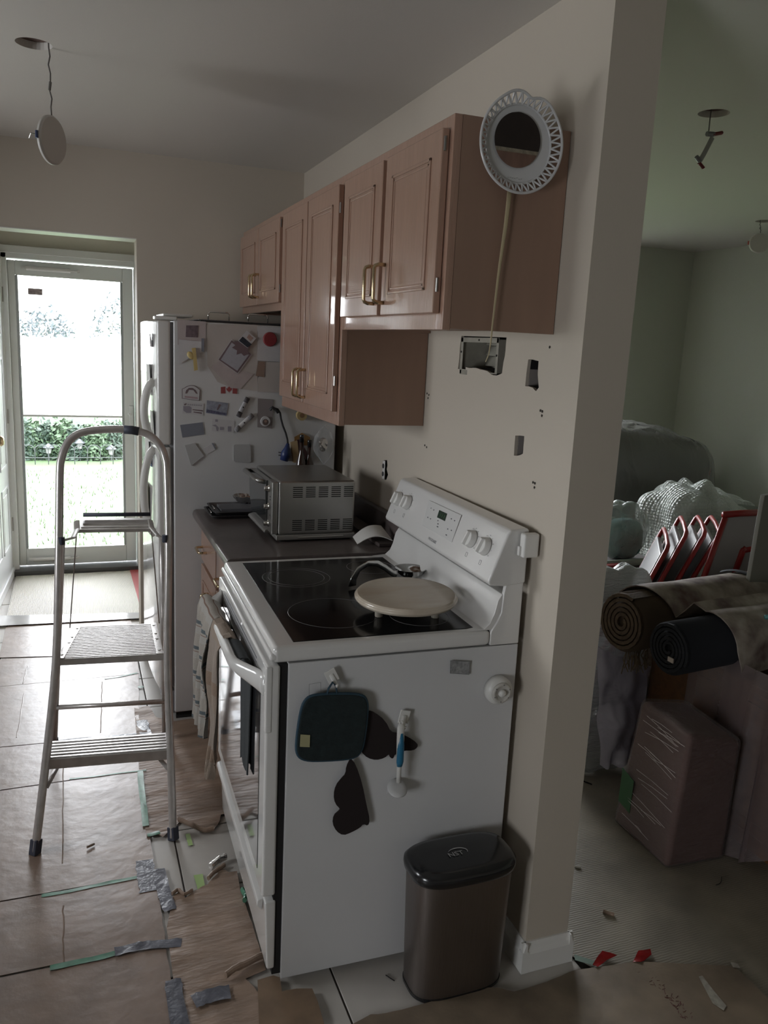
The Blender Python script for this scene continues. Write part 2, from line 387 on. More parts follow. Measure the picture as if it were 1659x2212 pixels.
for z in (.3,1.0,1.75): MB().tube([(.008,-.004,z),(.008,-.004,z+.09)],.006,8).build('hinge',steel,leaf,local=True)
MB().lathe([(.028,0),(.028,.008),(.012,.012),(.012,.04),(.027,.05),(.03,.065),(.02,.078)],(0,-.74,.98),(1,0,0),seg=20).build('door_knob',brass,leaf,local=True,smooth=True)
struct(BX('soffit_lit_strip',trimw,(-1.62,YF-.002,2.0206),(-.784,YF+.141,2.0246)))  # white strip paints the door light falling on the header's underside

# ---------------- outdoors ----------------
GZ=-.35
grass=mat('lawn_grass',(.062,.098,.045),.9,noise_s=1.2,noise_a=.35,col2=(.05,.088,.034),bump=.5,bump_s=40)
struct(BX('ground',grass,(-30,4.12,GZ-.2),(30,45,GZ)))
tr=BX('concrete_step',mat('step_concrete',(.09,.09,.085),.9),(-1.8,4.12,GZ),(-.3,5.0,-.08)); tag(tr,'low concrete landing outside the storm door','step')
# grass blades: one mass nobody could count
m=MB()
for i in range(4200):
    y=5.2+(random.random()**1.4)*5.4; k_=(y+1.7); x=-1.07+ (random.uniform(-.5,.5)*k_*.75)-.42*k_*.18*2
    h=.03+.03*random.random(); a=random.random()*PI; dx,dy=math.cos(a)*.006,math.sin(a)*.006; lx,ly=random.uniform(-.02,.02),random.uniform(-.02,.02)
    m._add([(x-dx,y-dy,GZ),(x+dx,y+dy,GZ),(x+lx,y+ly,GZ+h)],[(0,1,2)])
tag(m.build('grass_blades',grass,recalc=False),'short green lawn grass beyond the storm door','grass',kind='stuff')
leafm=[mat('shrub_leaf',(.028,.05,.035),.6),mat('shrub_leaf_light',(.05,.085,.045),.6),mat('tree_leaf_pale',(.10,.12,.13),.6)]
def shrub(cx,cy,rx,rz,z0,n,label,name='garden_shrub',lm=0,ls=.05,group=None,fol='foliage',gnd=None):
    t=thing(name,label,'shrub' if name!='garden_tree' else 'tree',(cx,cy,z0),0,group); m=MB()
    for i in range(n):
        a=random.random()*2*PI; b=math.acos(random.uniform(-.2,1)); rr=.55+.45*random.random()
        p=Vector((cx+rx*rr*math.sin(b)*math.cos(a),cy+rx*.7*rr*math.sin(b)*math.sin(a),z0+rz*rr*max(0,math.cos(b))+random.uniform(0,rz*.3)))
        e1=Vector((random.uniform(-1,1),random.uniform(-1,1),random.uniform(-.5,1))).normalized()*ls; e2=e1.orthogonal().normalized()*ls*.45
        m._add([p-e1,p-e2,p+e1,p+e2],[(0,1,2,3)])
    m.build(fol,leafm[lm],t,recalc=False); 
    s_=MB().tube([(cx,cy,z0 if gnd is None else gnd),(cx+.02,cy,z0+rz*.7)],[.02,.008] if gnd is None else [.03,.01],6)
    for q in range(4):
        a=q*1.6; s_.tube([(cx,cy,z0+rz*.2),(cx+rx*.4*math.cos(a),cy+rx*.3*math.sin(a),z0+rz*.75)],[.01,.004],5)
    s_.build('stem',mat('bark',(.06,.045,.035),.9) if gnd is None else mat('bark_pale',(.16,.15,.14),.9),t); return t
HY=11.6
desc=['dark green leafy shrub at the left end of the garden bed','leafy shrub beside the left end shrub of the bed','leafy shrub behind the left garden lantern','leafy garden shrub seen in the middle of the lower pane','rounded garden shrub behind the middle lantern','leafy garden shrub right of the middle lantern','leafy garden shrub behind the right lantern','leafy shrub at the right end of the garden bed']
xs=[at(u,985,'y',HY).x for u in (42,72,105,138,170,205,240,272)]
for i,x in enumerate(xs): shrub(x,HY+random.uniform(-.1,.1),.26,.50+.1*random.random(),GZ,900,desc[i],lm=i%2)
# low wire edging
ed=thing('wire_edging','low black wire border fence in front of the garden shrubs','fence',(xs[0],HY-.55,GZ)); wm=mat('black_wire',(.03,.035,.035),.6)
x=xs[0]-.3
while x<xs[-1]+.3:
    pts=[(x,HY-.55,GZ),(x,HY-.55,GZ+.22)]+[(x+.09-.09*math.cos(a),HY-.55,GZ+.22+.07*math.sin(a)) for a in [PI*k/6 for k in range(7)]]+[(x+.18,HY-.55,GZ)]
    MB().tube(pts,.006,4).build('hoop',wm,ed); x+=.18
MB().tube([(xs[0]-.3,HY-.55,GZ+.1),(xs[-1]+.3,HY-.55,GZ+.1)],.006,4).build('rail',wm,ed)
for i,(u,v) in enumerate(((105,972),(172,962),(240,975))):
    p=at(u,v,'y',HY-.2); t=thing('garden_lantern',['solar garden lantern on a stake, leftmost above the shrubs','solar garden lantern on a stake, middle one above the shrubs','solar garden lantern on a stake, rightmost above the shrubs'][i],'lantern',(p.x,p.y,GZ),0,'lanterns in the garden bed')
    lm_=mat('lantern_dark',(.05,.055,.06),.5)
    MB().tube([(p.x,p.y,GZ),(p.x,p.y,p.z-.04)],.008,6).build('stake',lm_,t)
    MB().lathe([(.03,-.05),(.045,.02),(.045,.03)],p,seg=12).build('lamp_glass',mat('lantern_glass',(.2,.2,.2),.3),t)
    MB().lathe([(.08,.03),(.085,.04),(.03,.085),(.01,.1)],p,seg=12).build('cap',lm_,t)
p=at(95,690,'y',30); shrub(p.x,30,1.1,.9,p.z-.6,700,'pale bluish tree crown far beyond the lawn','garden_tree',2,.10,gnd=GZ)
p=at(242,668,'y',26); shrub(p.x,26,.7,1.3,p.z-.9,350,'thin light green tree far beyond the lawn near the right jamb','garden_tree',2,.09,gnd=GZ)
print('room ok')
# ---------------- upper cabinets ----------------
XC=-.293
def pull(par,p,axis,L_=.095,h=.03,r=.005,mm=brass,out=(-1,0,0),name='handle'):
    """bow handle centred at p, running along axis, standing out"""
    p=Vector(p); a=Vector(axis)*(L_/2); o=Vector(out)*h; k=.35
    pts=[p-a,p-a+o*.6,p-a*.93+o*.9,p-a*.8+o,p+a*.8+o,p+a*.93+o*.9,p+a+o*.6,p+a]
    return MB().tube(pts,r,10).build(name,mm,par,smooth=True)
def cdoor(par,y0,y1,z0,z1,hy,hz,xf=None,hl=.095,name='door'):
    x=XC if xf is None else xf; fr=.052
    t=BX(name,oak,(x-.019,y0,z0),(x-.001,y1,z1),par,bevel=.003)
    # raise the inner panel with a stepped moulding
    m=MB()
    for k,(d0,d1,h) in enumerate(((fr,fr+.007,.0035),(fr+.010,fr+.016,.002))):
        a0,a1,b0,b1=y0+d0,y1-d0,z0+d0,z1-d0; tk=d1-d0
        for q in ((a0,b0,a1,b0+tk),(a0,b1-tk,a1,b1),(a0,b0,a0+tk,b1),(a1-tk,b0,a1,b1)):
            m.box((x-.019-h,q[0],q[1]),(x-.0185,q[2],q[3]))
    m.build('moulding',oak,t,bevel=.001,seg=1)
    BX('panel',oak,(x-.0195,y0+fr+.022,z0+fr+.022),(x-.0188,y1-fr-.022,z1-fr-.022),t)
    for i in (.12,.88): MB().tube([(x-.012,y1+.001 if hy<(y0+y1)/2 else y0-.001,z0+(z1-z0)*i),(x-.012,y1+.001 if hy<(y0+y1)/2 else y0-.001,z0+(z1-z0)*i+.03)],.003,6).build('hinge',steel,t)
    pull(t,(x-.019,hy,hz),(0,0,1),hl)
    return t
def upper(name,label,y0,y1,z0,z1,doors):
    t=thing(name,label,'cabinet',((XC)/2,(y0+y1)/2,z0),0,'pickled oak wall cabinets')
    m=MB(); x1=-.002
    m.box((XC+.02,y0+.0005,z0+.004),(x1,y0+.016,z1)); m.box((XC+.02,y1-.016,z0+.004),(x1,y1-.0005,z1))
    m.box((XC+.02,y0+.016,z0+.012),(x1,y1-.016,z0+.027)); m.box((XC+.02,y0+.016,z1-.016),(x1,y1-.016,z1)); m.box((-.012,y0+.016,z0+.027),(x1,y1-.016,z1-.016))
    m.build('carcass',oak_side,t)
    m=MB(); s=.038
    m.box((XC,y0,z0),(XC+.02,y0+s,z1)); m.box((XC,y1-s,z0),(XC+.02,y1,z1)); m.box((XC,y0+s,z0),(XC+.02,y1-s,z0+.045)); m.box((XC,y0+s,z1-s),(XC+.02,y1-s,z1)); mid=(y0+y1)/2; m.box((XC,mid-.02,z0+.04),(XC+.02,mid+.02,z1-.03))
    m.build('face_frame',oak,t,bevel=.0015,seg=1)
    for dd in doors: cdoor(t,*dd)
    return t
ZT=2.094
upper('wall_cabinet','short oak wall cabinet over the stove with a plate hung on its side',-.005,.735,1.640,ZT,[(.012,.352,1.676,2.066,.328,1.755),(.378,.70,1.676,2.066,.402,1.755)])
upper('wall_cabinet','tall oak wall cabinet between the stove cabinet and the fridge cabinet',.7355,1.49,1.343,ZT,[(.755,1.10,1.386,2.066,1.075,1.455),(1.112,1.462,1.386,2.066,1.137,1.455)])
upper('wall_cabinet','small oak wall cabinet above the refrigerator',1.4905,2.335,1.715,ZT,[(1.515,1.905,1.745,2.066,1.88,1.825),(1.917,2.31,1.745,2.066,1.942,1.825)])
# duct box in the big wall opening
t=thing('duct_box','grey sheet metal duct box set in the ragged wall opening under the cabinet','duct',(.03,.37,1.54))
gm=mat('galvanised_metal',(.40,.38,.32),.5,metal=.15,noise_s=20,noise_a=.3)
y0,y1,z0,z1=.262,.492,1.537,1.634
m=MB(); m.box((.001,y0,z0),(.10,y0+.004,z1)); m.box((.001,y1-.004,z0),(.10,y1,z1)); m.box((.001,y0,z1-.004),(.10,y1,z1)); m.box((.001,y0,z0),(.10,y1,z0+.003)); m.box((.098,y0,z0),(.102,y1,z1)); m.build('box',gm,t)
m=MB(); m.box((-.0015,y0,z0+.002),(.001,y0+.012,z1)); m.box((-.0015,y1-.014,z0-.008),(.001,y1,z1)); m.box((-.0015,y0,z1-.014),(.001,y1,z1)); m.box((-.0015,y1-.05,z0-.01),(.001,y1-.002,z0+.004)); m.build('flange',gm,t,bevel=.001)
for k in range(3): 
    z=z0+.018+k*.03; MB().hexa([(.075,y0+.01,z),(.096,y0+.01,z),(.096,y1-.01,z),(.075,y1-.01,z),(.092,y0+.01,z+.027),(.097,y0+.01,z+.027),(.097,y1-.01,z+.027),(.092,y1-.01,z+.027)]).build('damper_blade',gm,t)
for (yy,zz) in ((y0+.006,z0+.05),(y1-.007,z0+.055),((y0+y1)/2,z1-.007)): MB().lathe([(.003,-.0015),(.003,-.003),(.001,-.0035)],(yy*0,yy,zz),(1,0,0),seg=8).build('screw',darkm,t)
# old outlet bracket
t=thing('outlet_bracket','white worn outlet opening with a bare bracket above the counter backsplash','outlet',at(831,1015,'x',0))
p0=at(831,995,'x',0); p1=at(831,1036,'x',0)
m=MB().box((-.004,p0.y-.011,p1.z+.0),(.0,p0.y+.011,p0.z)); m.build('bracket',plastic_w,t,bevel=.003)
for z in (p0.z-.02,p1.z+.02): MB().lathe([(.009,0),(.009,.002),(.004,.0022)],(-.004,p0.y,z),(-1,0,0),seg=14).build('socket',mat('socket_dark',(.05,.05,.05),.6),t)
# ---------------- base cabinet and counter ----------------
t=thing('base_cabinet','oak base cabinet with drawer and door between stove and refrigerator','cabinet',(-.3,1.16,0))
y0,y1=.775,1.552; xf=-.585
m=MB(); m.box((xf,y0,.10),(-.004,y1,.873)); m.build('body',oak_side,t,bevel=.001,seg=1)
BX('toe_kick',mat('toe_kick_brown',(.16,.09,.06),.6),(xf+.06,y0,0.0),(-.01,y1,.10),t)
def bdoor(a,b,z0_,z1_,nm):
    return BX(nm,oak,(xf-.019,a,z0_),(xf-.001,b,z1_),t,bevel=.003)
for (a,b) in ((.80,1.155),(1.175,1.53)):
    dr=bdoor(a,b,.715,.855,'drawer'); pull(dr,(xf-.019,(a+b)/2+(.0 if a<1 else .08),.775),(0,1,0))
    do=bdoor(a,b,.125,.695,'door'); 
    m=MB()
    for q in ((a+.055,.18,b-.055,.188),(a+.055,.632,b-.055,.64),(a+.055,.18,a+.063,.64),(b-.063,.18,b-.055,.64)): m.box((xf-.022,q[0],q[1]),(xf-.0185,q[2],q[3]))
    m.build('moulding',oak,do,bevel=.001,seg=1)
    pull(do,(xf-.019,(b-.03) if a<1 else (a+.15),.58),(0,0,1))
t=thing('countertop','dark brown laminate countertop with backsplash beside the stove','countertop',(-.3,1.16,.876))
prof=[(-.004,.876),(-.62,.876),(-.632,.882),(-.636,.895),(-.632,.909),(-.622,.915),(-.030,.915),(-.022,.92),(-.022,1.0),(-.018,1.005),(-.004,1.005)]
MB().prism([Vector((x,.772,z)) for x,z in prof],(0,.783,0)).build('worktop',counter,t,bevel=.002)
# ---------------- refrigerator ----------------
FY0,FY1=1.562,2.322
fr=thing('refrigerator','white refrigerator covered with magnets and papers at the end of the counter','refrigerator',(-.4,1.94,0))
BX('body',enamel_side,(-.707,FY0,.035),(-.04,FY1,1.655),fr,bevel=.006)
BX('base_grille',black,(-.70,FY0+.02,.0),(-.06,FY1-.02,.036),fr)
def fdoor(z0_,z1_,nm):
    m=MB(); n=10; pts=[]
    for i in range(n+1):
        y=FY0+.002+(FY1-FY0-.004)*i/n; pts.append((-.768-.022*math.sin(PI*i/n)**.7,y))
    poly=[(-.718,FY0+.002)]+pts+[(-.718,FY1-.002)]
    m.prism([Vector((x,y,z0_)) for x,y in poly],(0,0,z1_-z0_)); return m.build(nm,enamel,fr,bevel=.008)
fd=fdoor(.145,1.165,'fresh_food_door'); fz=fdoor(1.173,1.652,'freezer_door')
BX('gasket',greyp,(-.719,FY0+.012,.15),(-.706,FY1-.012,1.648),fr)
BX('kick_plate',greyp,(-.745,FY0+.01,.03),(-.70,FY1-.01,.13),fr,bevel=.004)
for zz in (1.655,): 
    BX('hinge_cover',plastic_w,(-.775,FY0+.02,zz),(-.69,FY0+.09,zz+.014),fr,bevel=.004)
def bow(par,z0_,z1_,y,so=.05,flip=False):
    pts=[]; rs=[]; n=16
    for i in range(n+1):
        s_=i/n; o=so*math.sin(PI*s_)**.55
        pts.append((-.775-o,y,z0_+(z1_-z0_)*s_)); rs.append((.009+.004*math.sin(PI*s_),.016))
    return MB().tube(pts,rs,10,flat=(0,1,0)).build('handle',plastic_w,par,smooth=True)
bow(fd,.80,1.155,FY0+.055,.045); bow(fz,1.185,1.42,FY0+.055,.04)
BX('door_trim',greyp,(-.7985,FY0+.15,.22),(-.792,FY1-.2,1.0),fd,bevel=.002) if False else None
# papers on the fridge front, seen nearly edge on
pm=mat('paper_white',(.62,.61,.58),.7); pmd=[mat('paper_dark',(.15,.12,.12),.7),mat('paper_blue',(.12,.16,.3),.6),mat('paper_beige',(.5,.42,.33),.7)]
fp=[(1.60,.08,1.30,.12,pm,'white card high on the refrigerator front near the hinge'),(1.66,.12,1.48,.12,pm,'white sheet near the top of the freezer door front'),(1.63,.05,1.60,.05,pmd[0],'small dark magnet at the top of the freezer door front'),(1.72,.14,1.24,.16,pm,'white sheet at middle height of the freezer door front'),(1.67,.05,1.13,.06,pmd[1],'small blue magnet on the lower refrigerator door front'),(1.74,.12,.98,.2,pmd[2],'beige sheet hanging on the lower refrigerator door front')]
for i,(y,wd,z,h,mm,lb) in enumerate(fp):
    s_=(y-FY0)/(FY1-FY0); x=-.768-.022*math.sin(PI*min(1,max(0,s_)))**.7
    x2=-.768-.022*math.sin(PI*min(1,(y+wd-FY0)/(FY1-FY0)))**.7
    tag(MB().prism([(x-.0015,y,z-h),(x2-.0015,y+wd,z-h),(x2-.004,y+wd,z),(x-.010,y-.004,z)],(-.0015,0,0)).build('door_note',mm),lb,'magnet' if wd<.06 else 'paper',kind=None)
# ---- things stuck on the fridge side ----
def fquad(px,lift,mm,name,label,cat,group=None,th=.0012,parent=None):
    """flat thing on the fridge side whose outline sits at these photo pixels"""
    y=FY0-lift; P=[at(u,v,'y',y) for u,v in px]
    o=MB().prism(P,(0,-th,0)).build(name,mm,parent)
    if parent is None: tag(o,label,cat,group)
    return o
pink=mat('paper_pinkish',(.48,.42,.41),.7,noise_s=25,noise_a=.12); cream_p=mat('paper_cream',(.50,.46,.43),.7,noise_s=12,noise_a=.1); greyb=mat('card_slate',(.20,.21,.25),.5)
brn=mat('print_brown',(.17,.12,.13),.7); whp=mat('card_white',(.56,.55,.56),.6,noise_s=50,noise_a=.06); blu=mat('card_grey_blue',(.34,.36,.43),.6,noise_s=70,noise_a=.4)
fquad([(446,700),(556,702),(556,760),(556,845),(500,838),(470,825),(448,790)],.0005,cream_p,'paper_sheet','large cream sheet behind the diamond calendar on the fridge side','paper')
fquad([(383,690),(445,695),(443,750),(384,745)],.0020,pink,'paper_sheet','pinkish sheet with a dark photo at the top front corner of the fridge side','paper')
fquad([(402,703),(428,703),(427,729),(401,728)],.0034,mat('photo_dark',(.20,.15,.17),.6,noise_s=60,noise_a=.5),'photo_print','small dark photo in the top front corner of the fridge side','photo')
fquad([(386,733),(437,738),(436,760),(386,786)],.0046,whp,'note_paper','white note above the yellow clip on the fridge side','paper')
fquad([(435,731),(441,731),(441,760),(435,759)],.0056,greyb,'magnet_strip','narrow dark magnet strip at the edge of the white note','magnet')
fquad([(480,775),(502,796),(548,808),(520,840),(498,838),(455,793)],.0020,pink,'paper_sheet','torn pinkish sheet under the diamond shaped calendar','paper')
cal=thing('wall_calendar','tilted calendar with brown border and a starburst on the fridge side','calendar',at(508,770,'y',FY0))
fquad([(500,733),(545,765),(514,808),(471,777)],.0040,whp,'sheet','','',parent=cal)
fquad([(500,735),(543,765),(513,806),(472,777)],.0053,brn,'border','','',parent=cal,th=.0006)
fquad([(500.5,740),(538,766),(512.5,801),(477,777)],.0060,mat('calendar_grid',(.40,.40,.44),.7,noise_s=90,noise_a=.1),'page','','',parent=cal,th=.0006)
fquad([(505,738),(513,737),(521,729),(532,741),(541,748),(536,758),(539,764),(527,769),(521,763),(511,766),(512,757),(501,751),(508,746)],.0070,brn,'starburst','','',parent=cal,th=.0006)
ph=thing('photo_print','tilted white framed snapshot at the top corner of the calendar','photo',at(534,735,'y',FY0))
fquad([(533,714),(553,731),(535,752),(514,736)],.0082,whp,'print','','',parent=ph); fquad([(524,727),(544,744),(535,751),(516,736)],.0096,mat('photo_blue_dark',(.03,.04,.06),.5,noise_s=120,noise_a=.5),'picture','','',parent=ph,th=.0005)
fquad([(538,722),(547,730),(541,737),(533,729)],.0096,mat('photo_peach',(.42,.28,.24),.6,noise_s=120,noise_a=.3),'picture','','',parent=ph,th=.0005)
fquad([(557,705),(609,708),(607,781),(556,779)],.0020,whp,'note_paper','white card behind the round red magnet','paper')
fquad([(572,781),(608,783),(607,848),(556,846),(557,815),(572,815)],.0035,cream_p,'paper_sheet','plain pale sheet below the card with the red magnet','paper')
fquad([(558,780),(572,781),(571,815),(552,812)],.0050,mat('tag_brown',(.26,.18,.14),.7),'paper_tag','brown paper tag beside the plain pale sheet','tag')
p=at(583,733,'y',FY0-.0035); rm=thing('round_magnet','round dark red magnet near the top of the fridge side','magnet',p)
MB().lathe([(.0275,0),(.0275,.004),(.025,.006)],p,(0,-1,0),seg=32).build('disc',mat('magnet_red',(.24,.03,.035),.5),rm)
MB().lathe([(.0285,0),(.0285,.002)],p,(0,-1,0),seg=32).build('rim',mat('magnet_red_dark',(.22,.025,.03),.5),rm)
yc=thing('yellow_clip','yellow plastic scoop clip on the fridge side','clip',at(418,775,'y',FY0-.006)); yel=mat('yellow_plastic',(.52,.40,.17),.45)
fquad([(414,752),(422,751),(424,770),(427,799),(419,801),(417,775)],.0075,yel,'handle','','',parent=yc,th=.006)
p=at(412,768,'y',FY0-.006); MB().lathe([(.014,0),(.016,.003),(.012,.007),(.006,.008)],p,(0,-1,0),seg=20,sx=.75,sy=1.1).build('scoop',yel,yc,smooth=True)
# house magnet
hm=thing('house_magnet','pale house shaped magnet with printed border, front edge of the fridge side','magnet',at(413,850,'y',FY0))
hp=[(393,840),(398,838),(404,834),(412,832),(420,833),(427,837),(433,842),(431,866),(393,861)]
fquad(hp,.0005,brn,'backing','','',parent=hm,th=.002)
cx,cy=412.5,850; fquad([(cx+(u-cx)*.93,cy+(v-cy)*.93) for u,v in hp],.0026,whp,'face','','',parent=hm,th=.0006)
fquad([(400,850),(402,843),(408,838),(416,838),(423,843),(427,851),(423,850),(418,843),(408,842),(404,850)],.0033,brn,'ribbon','','',parent=hm,th=.0004)
fquad([(399,855),(427,858),(427,862),(399,859)],.0033,mat('print_pink',(.42,.3,.32),.7),'lettering_band','','',parent=hm,th=.0004)
cm=thing('business_card','white printed business card magnet below the house magnet','magnet',at(418,883,'y',FY0))
fquad([(395,868),(440,872),(439,898),(394,893)],.0006,whp,'card','','',parent=cm,th=.001)
fquad([(396,877),(409,877),(414,881),(413,892),(403,892),(396,887)],.0017,mat('print_grey',(.3,.28,.32),.7),'drawing','','',parent=cm,th=.0003)
for (a,b,c_,d_) in ((416,884,438,887),(418,889,436,892)): fquad([(a,b),(c_,b+2),(c_,d_+2),(a,d_-1)],.0017,brn,'bar','','',parent=cm,th=.0003)

fquad([(397,873),(402,871),(404,873),(399,876)],.0017,brn,'logo','','',parent=cm,th=.0003)
for k in range(7): fquad([(405+4.6*k,872.6+.35*k),(408.4+4.6*k,872.9+.35*k),(408.4+4.6*k,875+.35*k),(405+4.6*k,874.7+.35*k)],.0017,mat('print_grey',(.3,.28,.32),.7),'print','','',parent=cm,th=.0003)

gx=thing('business_card','grey blue illustrated card magnet right of the white business card','magnet',at(469,882,'y',FY0))
fquad([(447,865),(493,871),(489,899),(445,892)],.0006,blu,'card','','',parent=gx,th=.001)
fquad([(473,873),(478,874),(471,886),(468,885)],.0017,brn,'figure','','',parent=gx,th=.0003); fquad([(446,884),(490,893),(489,897),(446,891)],.0017,mat('print_dark_blue',(.15,.15,.24),.7,noise_s=200,noise_a=.6),'lettering_band','','',parent=gx,th=.0003)
# flag magnet
fg=thing('flag_magnet','small red and white maple leaf flag magnet','magnet',at(495,841,'y',FY0))
redf=mat('flag_red',(.28,.06,.06),.6)
fquad([(477,836),(513,831),(512,851),(477,850)],.0006,whp,'flag','','',parent=fg,th=.001)
fquad([(477,836),(487,835),(487,850),(477,850)],.0017,redf,'stripe','','',parent=fg,th=.0004); fquad([(503,832),(513,831),(512,851),(502,850)],.0017,redf,'stripe','','',parent=fg,th=.0004)
lf=[(0,-9),(1.6,-5.5),(3.6,-6.6),(3,-2.4),(5.6,-4),(6.6,-1.6),(5.4,.2),(6.4,.9),(2.6,3.8),(3,5.4),(.5,4.8),(.5,8),(-.5,8),(-.5,4.8),(-3,5.4),(-2.6,3.8),(-6.4,.9),(-5.4,.2),(-6.6,-1.6),(-5.6,-4),(-3,-2.4),(-3.6,-6.6),(-1.6,-5.5)]
fquad([(495+a*.95,841.5+b*.85) for a,b in lf],.0017,redf,'maple_leaf','','',parent=fg,th=.0004)
# two opener magnets
def opener(px,lab,m1,m2):
    (u0,v0),(u1,v1)=px; t_=thing('bottle_opener',lab,'opener',at((u0+u1)/2,(v0+v1)/2,'y',FY0),0,'bottle opener magnets')
    a=at(u0,v0,'y',FY0-.005); b=at(u1,v1,'y',FY0-.005); d_=(b-a)
    MB().tube([a,a+d_*.05,a+d_*.5,a+d_*.95,b],[(.003,.004),(.004,.0095),(.004,.0095),(.004,.0095),(.003,.004)],12,flat=(0,1,0)).build('body',m1,t_,smooth=True)
    for s0,s1 in ((0.02,.26),(.74,.98)):
        MB().tube([a+d_*s0+Vector((0,-.0006,0)),a+d_*s1+Vector((0,-.0006,0))],(.0045,.0098),12,flat=(0,1,0)).build('tip',m2,t_,smooth=True)
    p_=a+d_*.5+Vector((0,-.004,0)); MB().lathe([(.003,0),(.003,.002)],p_,(0,-1,0),seg=10).build('rivet',darkm,t_)
opener(((536,858),(514,901)),'grey opener magnet with dark spots, upper of the two slanted ones',mat('opener_grey',(.42,.42,.44),.4),mat('opener_dark',(.12,.11,.12),.5,noise_s=90,noise_a=.7))
opener(((547,895),(508,931)),'white and grey opener magnet, lower of the two slanted ones',whp,mat('opener_tip',(.22,.21,.22),.5))
oc=thing('business_card','white card with small logo just left of the lower opener magnet','magnet',at(481,919,'y',FY0))
fquad([(459,904),(507,909),(505,935),(457,931)],.0006,whp,'card','','',parent=oc,th=.001)
for q in ([(465,906),(470,906),(470,911),(465,911)],[(458,919),(466,917),(472,924),(471,931),(468,931),(466,922)],[(475,922),(483,922),(483,929),(475,929)],[(492,921),(500,921),(500,932),(492,932)]): fquad(q,.0017,mat('print_grey',(.3,.28,.32),.7),'print','','',parent=oc,th=.0003)
fquad([(389,918),(438,912),(442,938),(394,945)],.0006,greyb,'magnet_card','dark slate blue rectangular magnet below the business card','magnet')
fquad([(557,861),(590,863),(588,926),(556,923)],.0020,mat('card_taupe',(.25,.22,.22),.6),'magnet_card','tall taupe card behind the round portrait magnet','card')
pm_=thing('portrait_magnet','round magnet with a small head and shoulders portrait','magnet',at(573,910,'y',FY0)); p=at(573,910,'y',FY0-.0034)
MB().lathe([(.0205,0),(.0205,.004),(.019,.005)],p,(0,-1,0),seg=28).build('ring',whp,pm_)
MB().lathe([(.0125,.005),(.0125,.0056)],p+Vector((.0,0,-.003)),(0,-1,0),seg=24).build('portrait',mat('portrait_dark',(.13,.09,.08),.6),pm_)
MB().lathe([(.006,.0056),(.006,.0062)],p+Vector((.0,0,.001)),(0,-1,0),seg=18).build('face',mat('portrait_face',(.33,.22,.18),.6),pm_)
clr=mat('clear_grey_plastic',(.44,.44,.44),.25)
fquad([(399,962),(421,957),(440,985),(413,1006)],.0006,clr,'hook_plate','pale square adhesive hook tilted low on the fridge side','hook',th=.004)
fquad([(440,968),(461,957),(467,970),(448,981)],.0006,whp,'note_paper','small white scrap with a dark corner beside the tilted hook plate','paper')
fquad([(457,957),(461,957),(467,969),(464,970)],.0019,greyb,'paper_corner','dark corner strip of the small white scrap','tape')
fquad([(504,962),(507,960),(537,960),(541,963),(542,996),(539,999),(508,998),(504,994)],.0006,clr,'hook_plate','pale rounded square adhesive plate right of the tilted one','hook',th=.004)
# cord with plug
cd=thing('power_cord','black power cord with blue plug hanging on the fridge side','cord',at(600,930,'y',FY0-.012))
ck=mat('cord_black',(.02,.02,.022),.5)
pts=[at(u,v,'y',FY0-.014) for u,v in ((583,884),(590,881),(600,884),(605,892),(607,905),(611,920),(617,935),(621,950),(622,962))]
MB().tube(pts,.004,8).build('cable',ck,cd,smooth=True)
MB().tube([at(u,v,'y',FY0-.016) for u,v in ((583,886),(589,880),(597,886),(601,892))],.006,8).build('cable_knot',ck,cd,smooth=True)
a,b,c_=[at(u,v,'y',FY0-.016) for u,v in ((622,958),(618,978),(613,995))]
MB().tube([a,a.lerp(b,.5),b,c_],[.006,.012,.021,.017],12).build('plug',mat('plug_blue',(.02,.035,.12),.4),cd,smooth=True)
for dz in (0,.012): MB().tube([b+Vector((-.018,0,-dz)),b+Vector((-.032,0,.002-dz))],.0025,6).build('prong',steel,cd)
# yellow roll and hanging bag
p=at(651,897,'y',FY0-.02); t=thing('tape_roll','yellowish roll hanging on the fridge side under the tall cabinet','roll',p)
MB().lathe([(.010,-.012),(.021,-.012),(.021,.012),(.010,.012)],p,(0,-1,0),seg=24).build('roll',mat('roll_yellow',(.45,.34,.16),.5),t)
MB().lathe([(.0,.0),(.010,.0),(.010,.0125),(.0,.0125)],p,(0,-1,0),seg=16).build('core',mat('roll_core',(.28,.16,.08),.7),t)
print('kitchen a ok')
# ---------------- stove ----------------
sv=thing('stove','white freestanding electric range with black glass cooktop against the partition wall','stove',(-.018,0,0),-.022)
def SB(name,m,a,b,par=None,bevel=0,seg=2): return MB().box(a,b).build(name,m,par or sv,local=True,bevel=bevel,seg=seg)
WS=.757
body=SB('body',enamel_side,(-.604,0,.018),(-.004,WS,.866),bevel=.002)
SB('front_gap_shade',darkm,(-.626,.008,.03),(-.600,WS-.008,.862))  # black box paints the shade in the gap behind the oven door
for (x,y) in ((-.57,.05),(-.57,WS-.05),(-.05,.05),(-.05,WS-.05)): MB().lathe([(.016,0),(.016,.01),(.008,.012),(.008,.02)],(x,y,0),seg=12).build('foot',greyp,sv,local=True)
# storage drawer
dw=MB(); dw.hexa([(-.640,.003,.050),(-.620,.003,.050),(-.620,WS-.003,.050),(-.640,WS-.003,.050),(-.648,.003,.243),(-.620,.003,.243),(-.620,WS-.003,.243),(-.648,WS-.003,.243)])
dw=dw.build('storage_drawer',enamel,sv,local=True,bevel=.005)
MB().prism([Vector((-.650,0,.205)),Vector((-.664,0,.222)),Vector((-.662,0,.236)),Vector((-.646,0,.240))],(0,WS-.05,0)).build('drawer_lip',enamel,dw,bevel=.003,local=True).location=(0,.025,0)
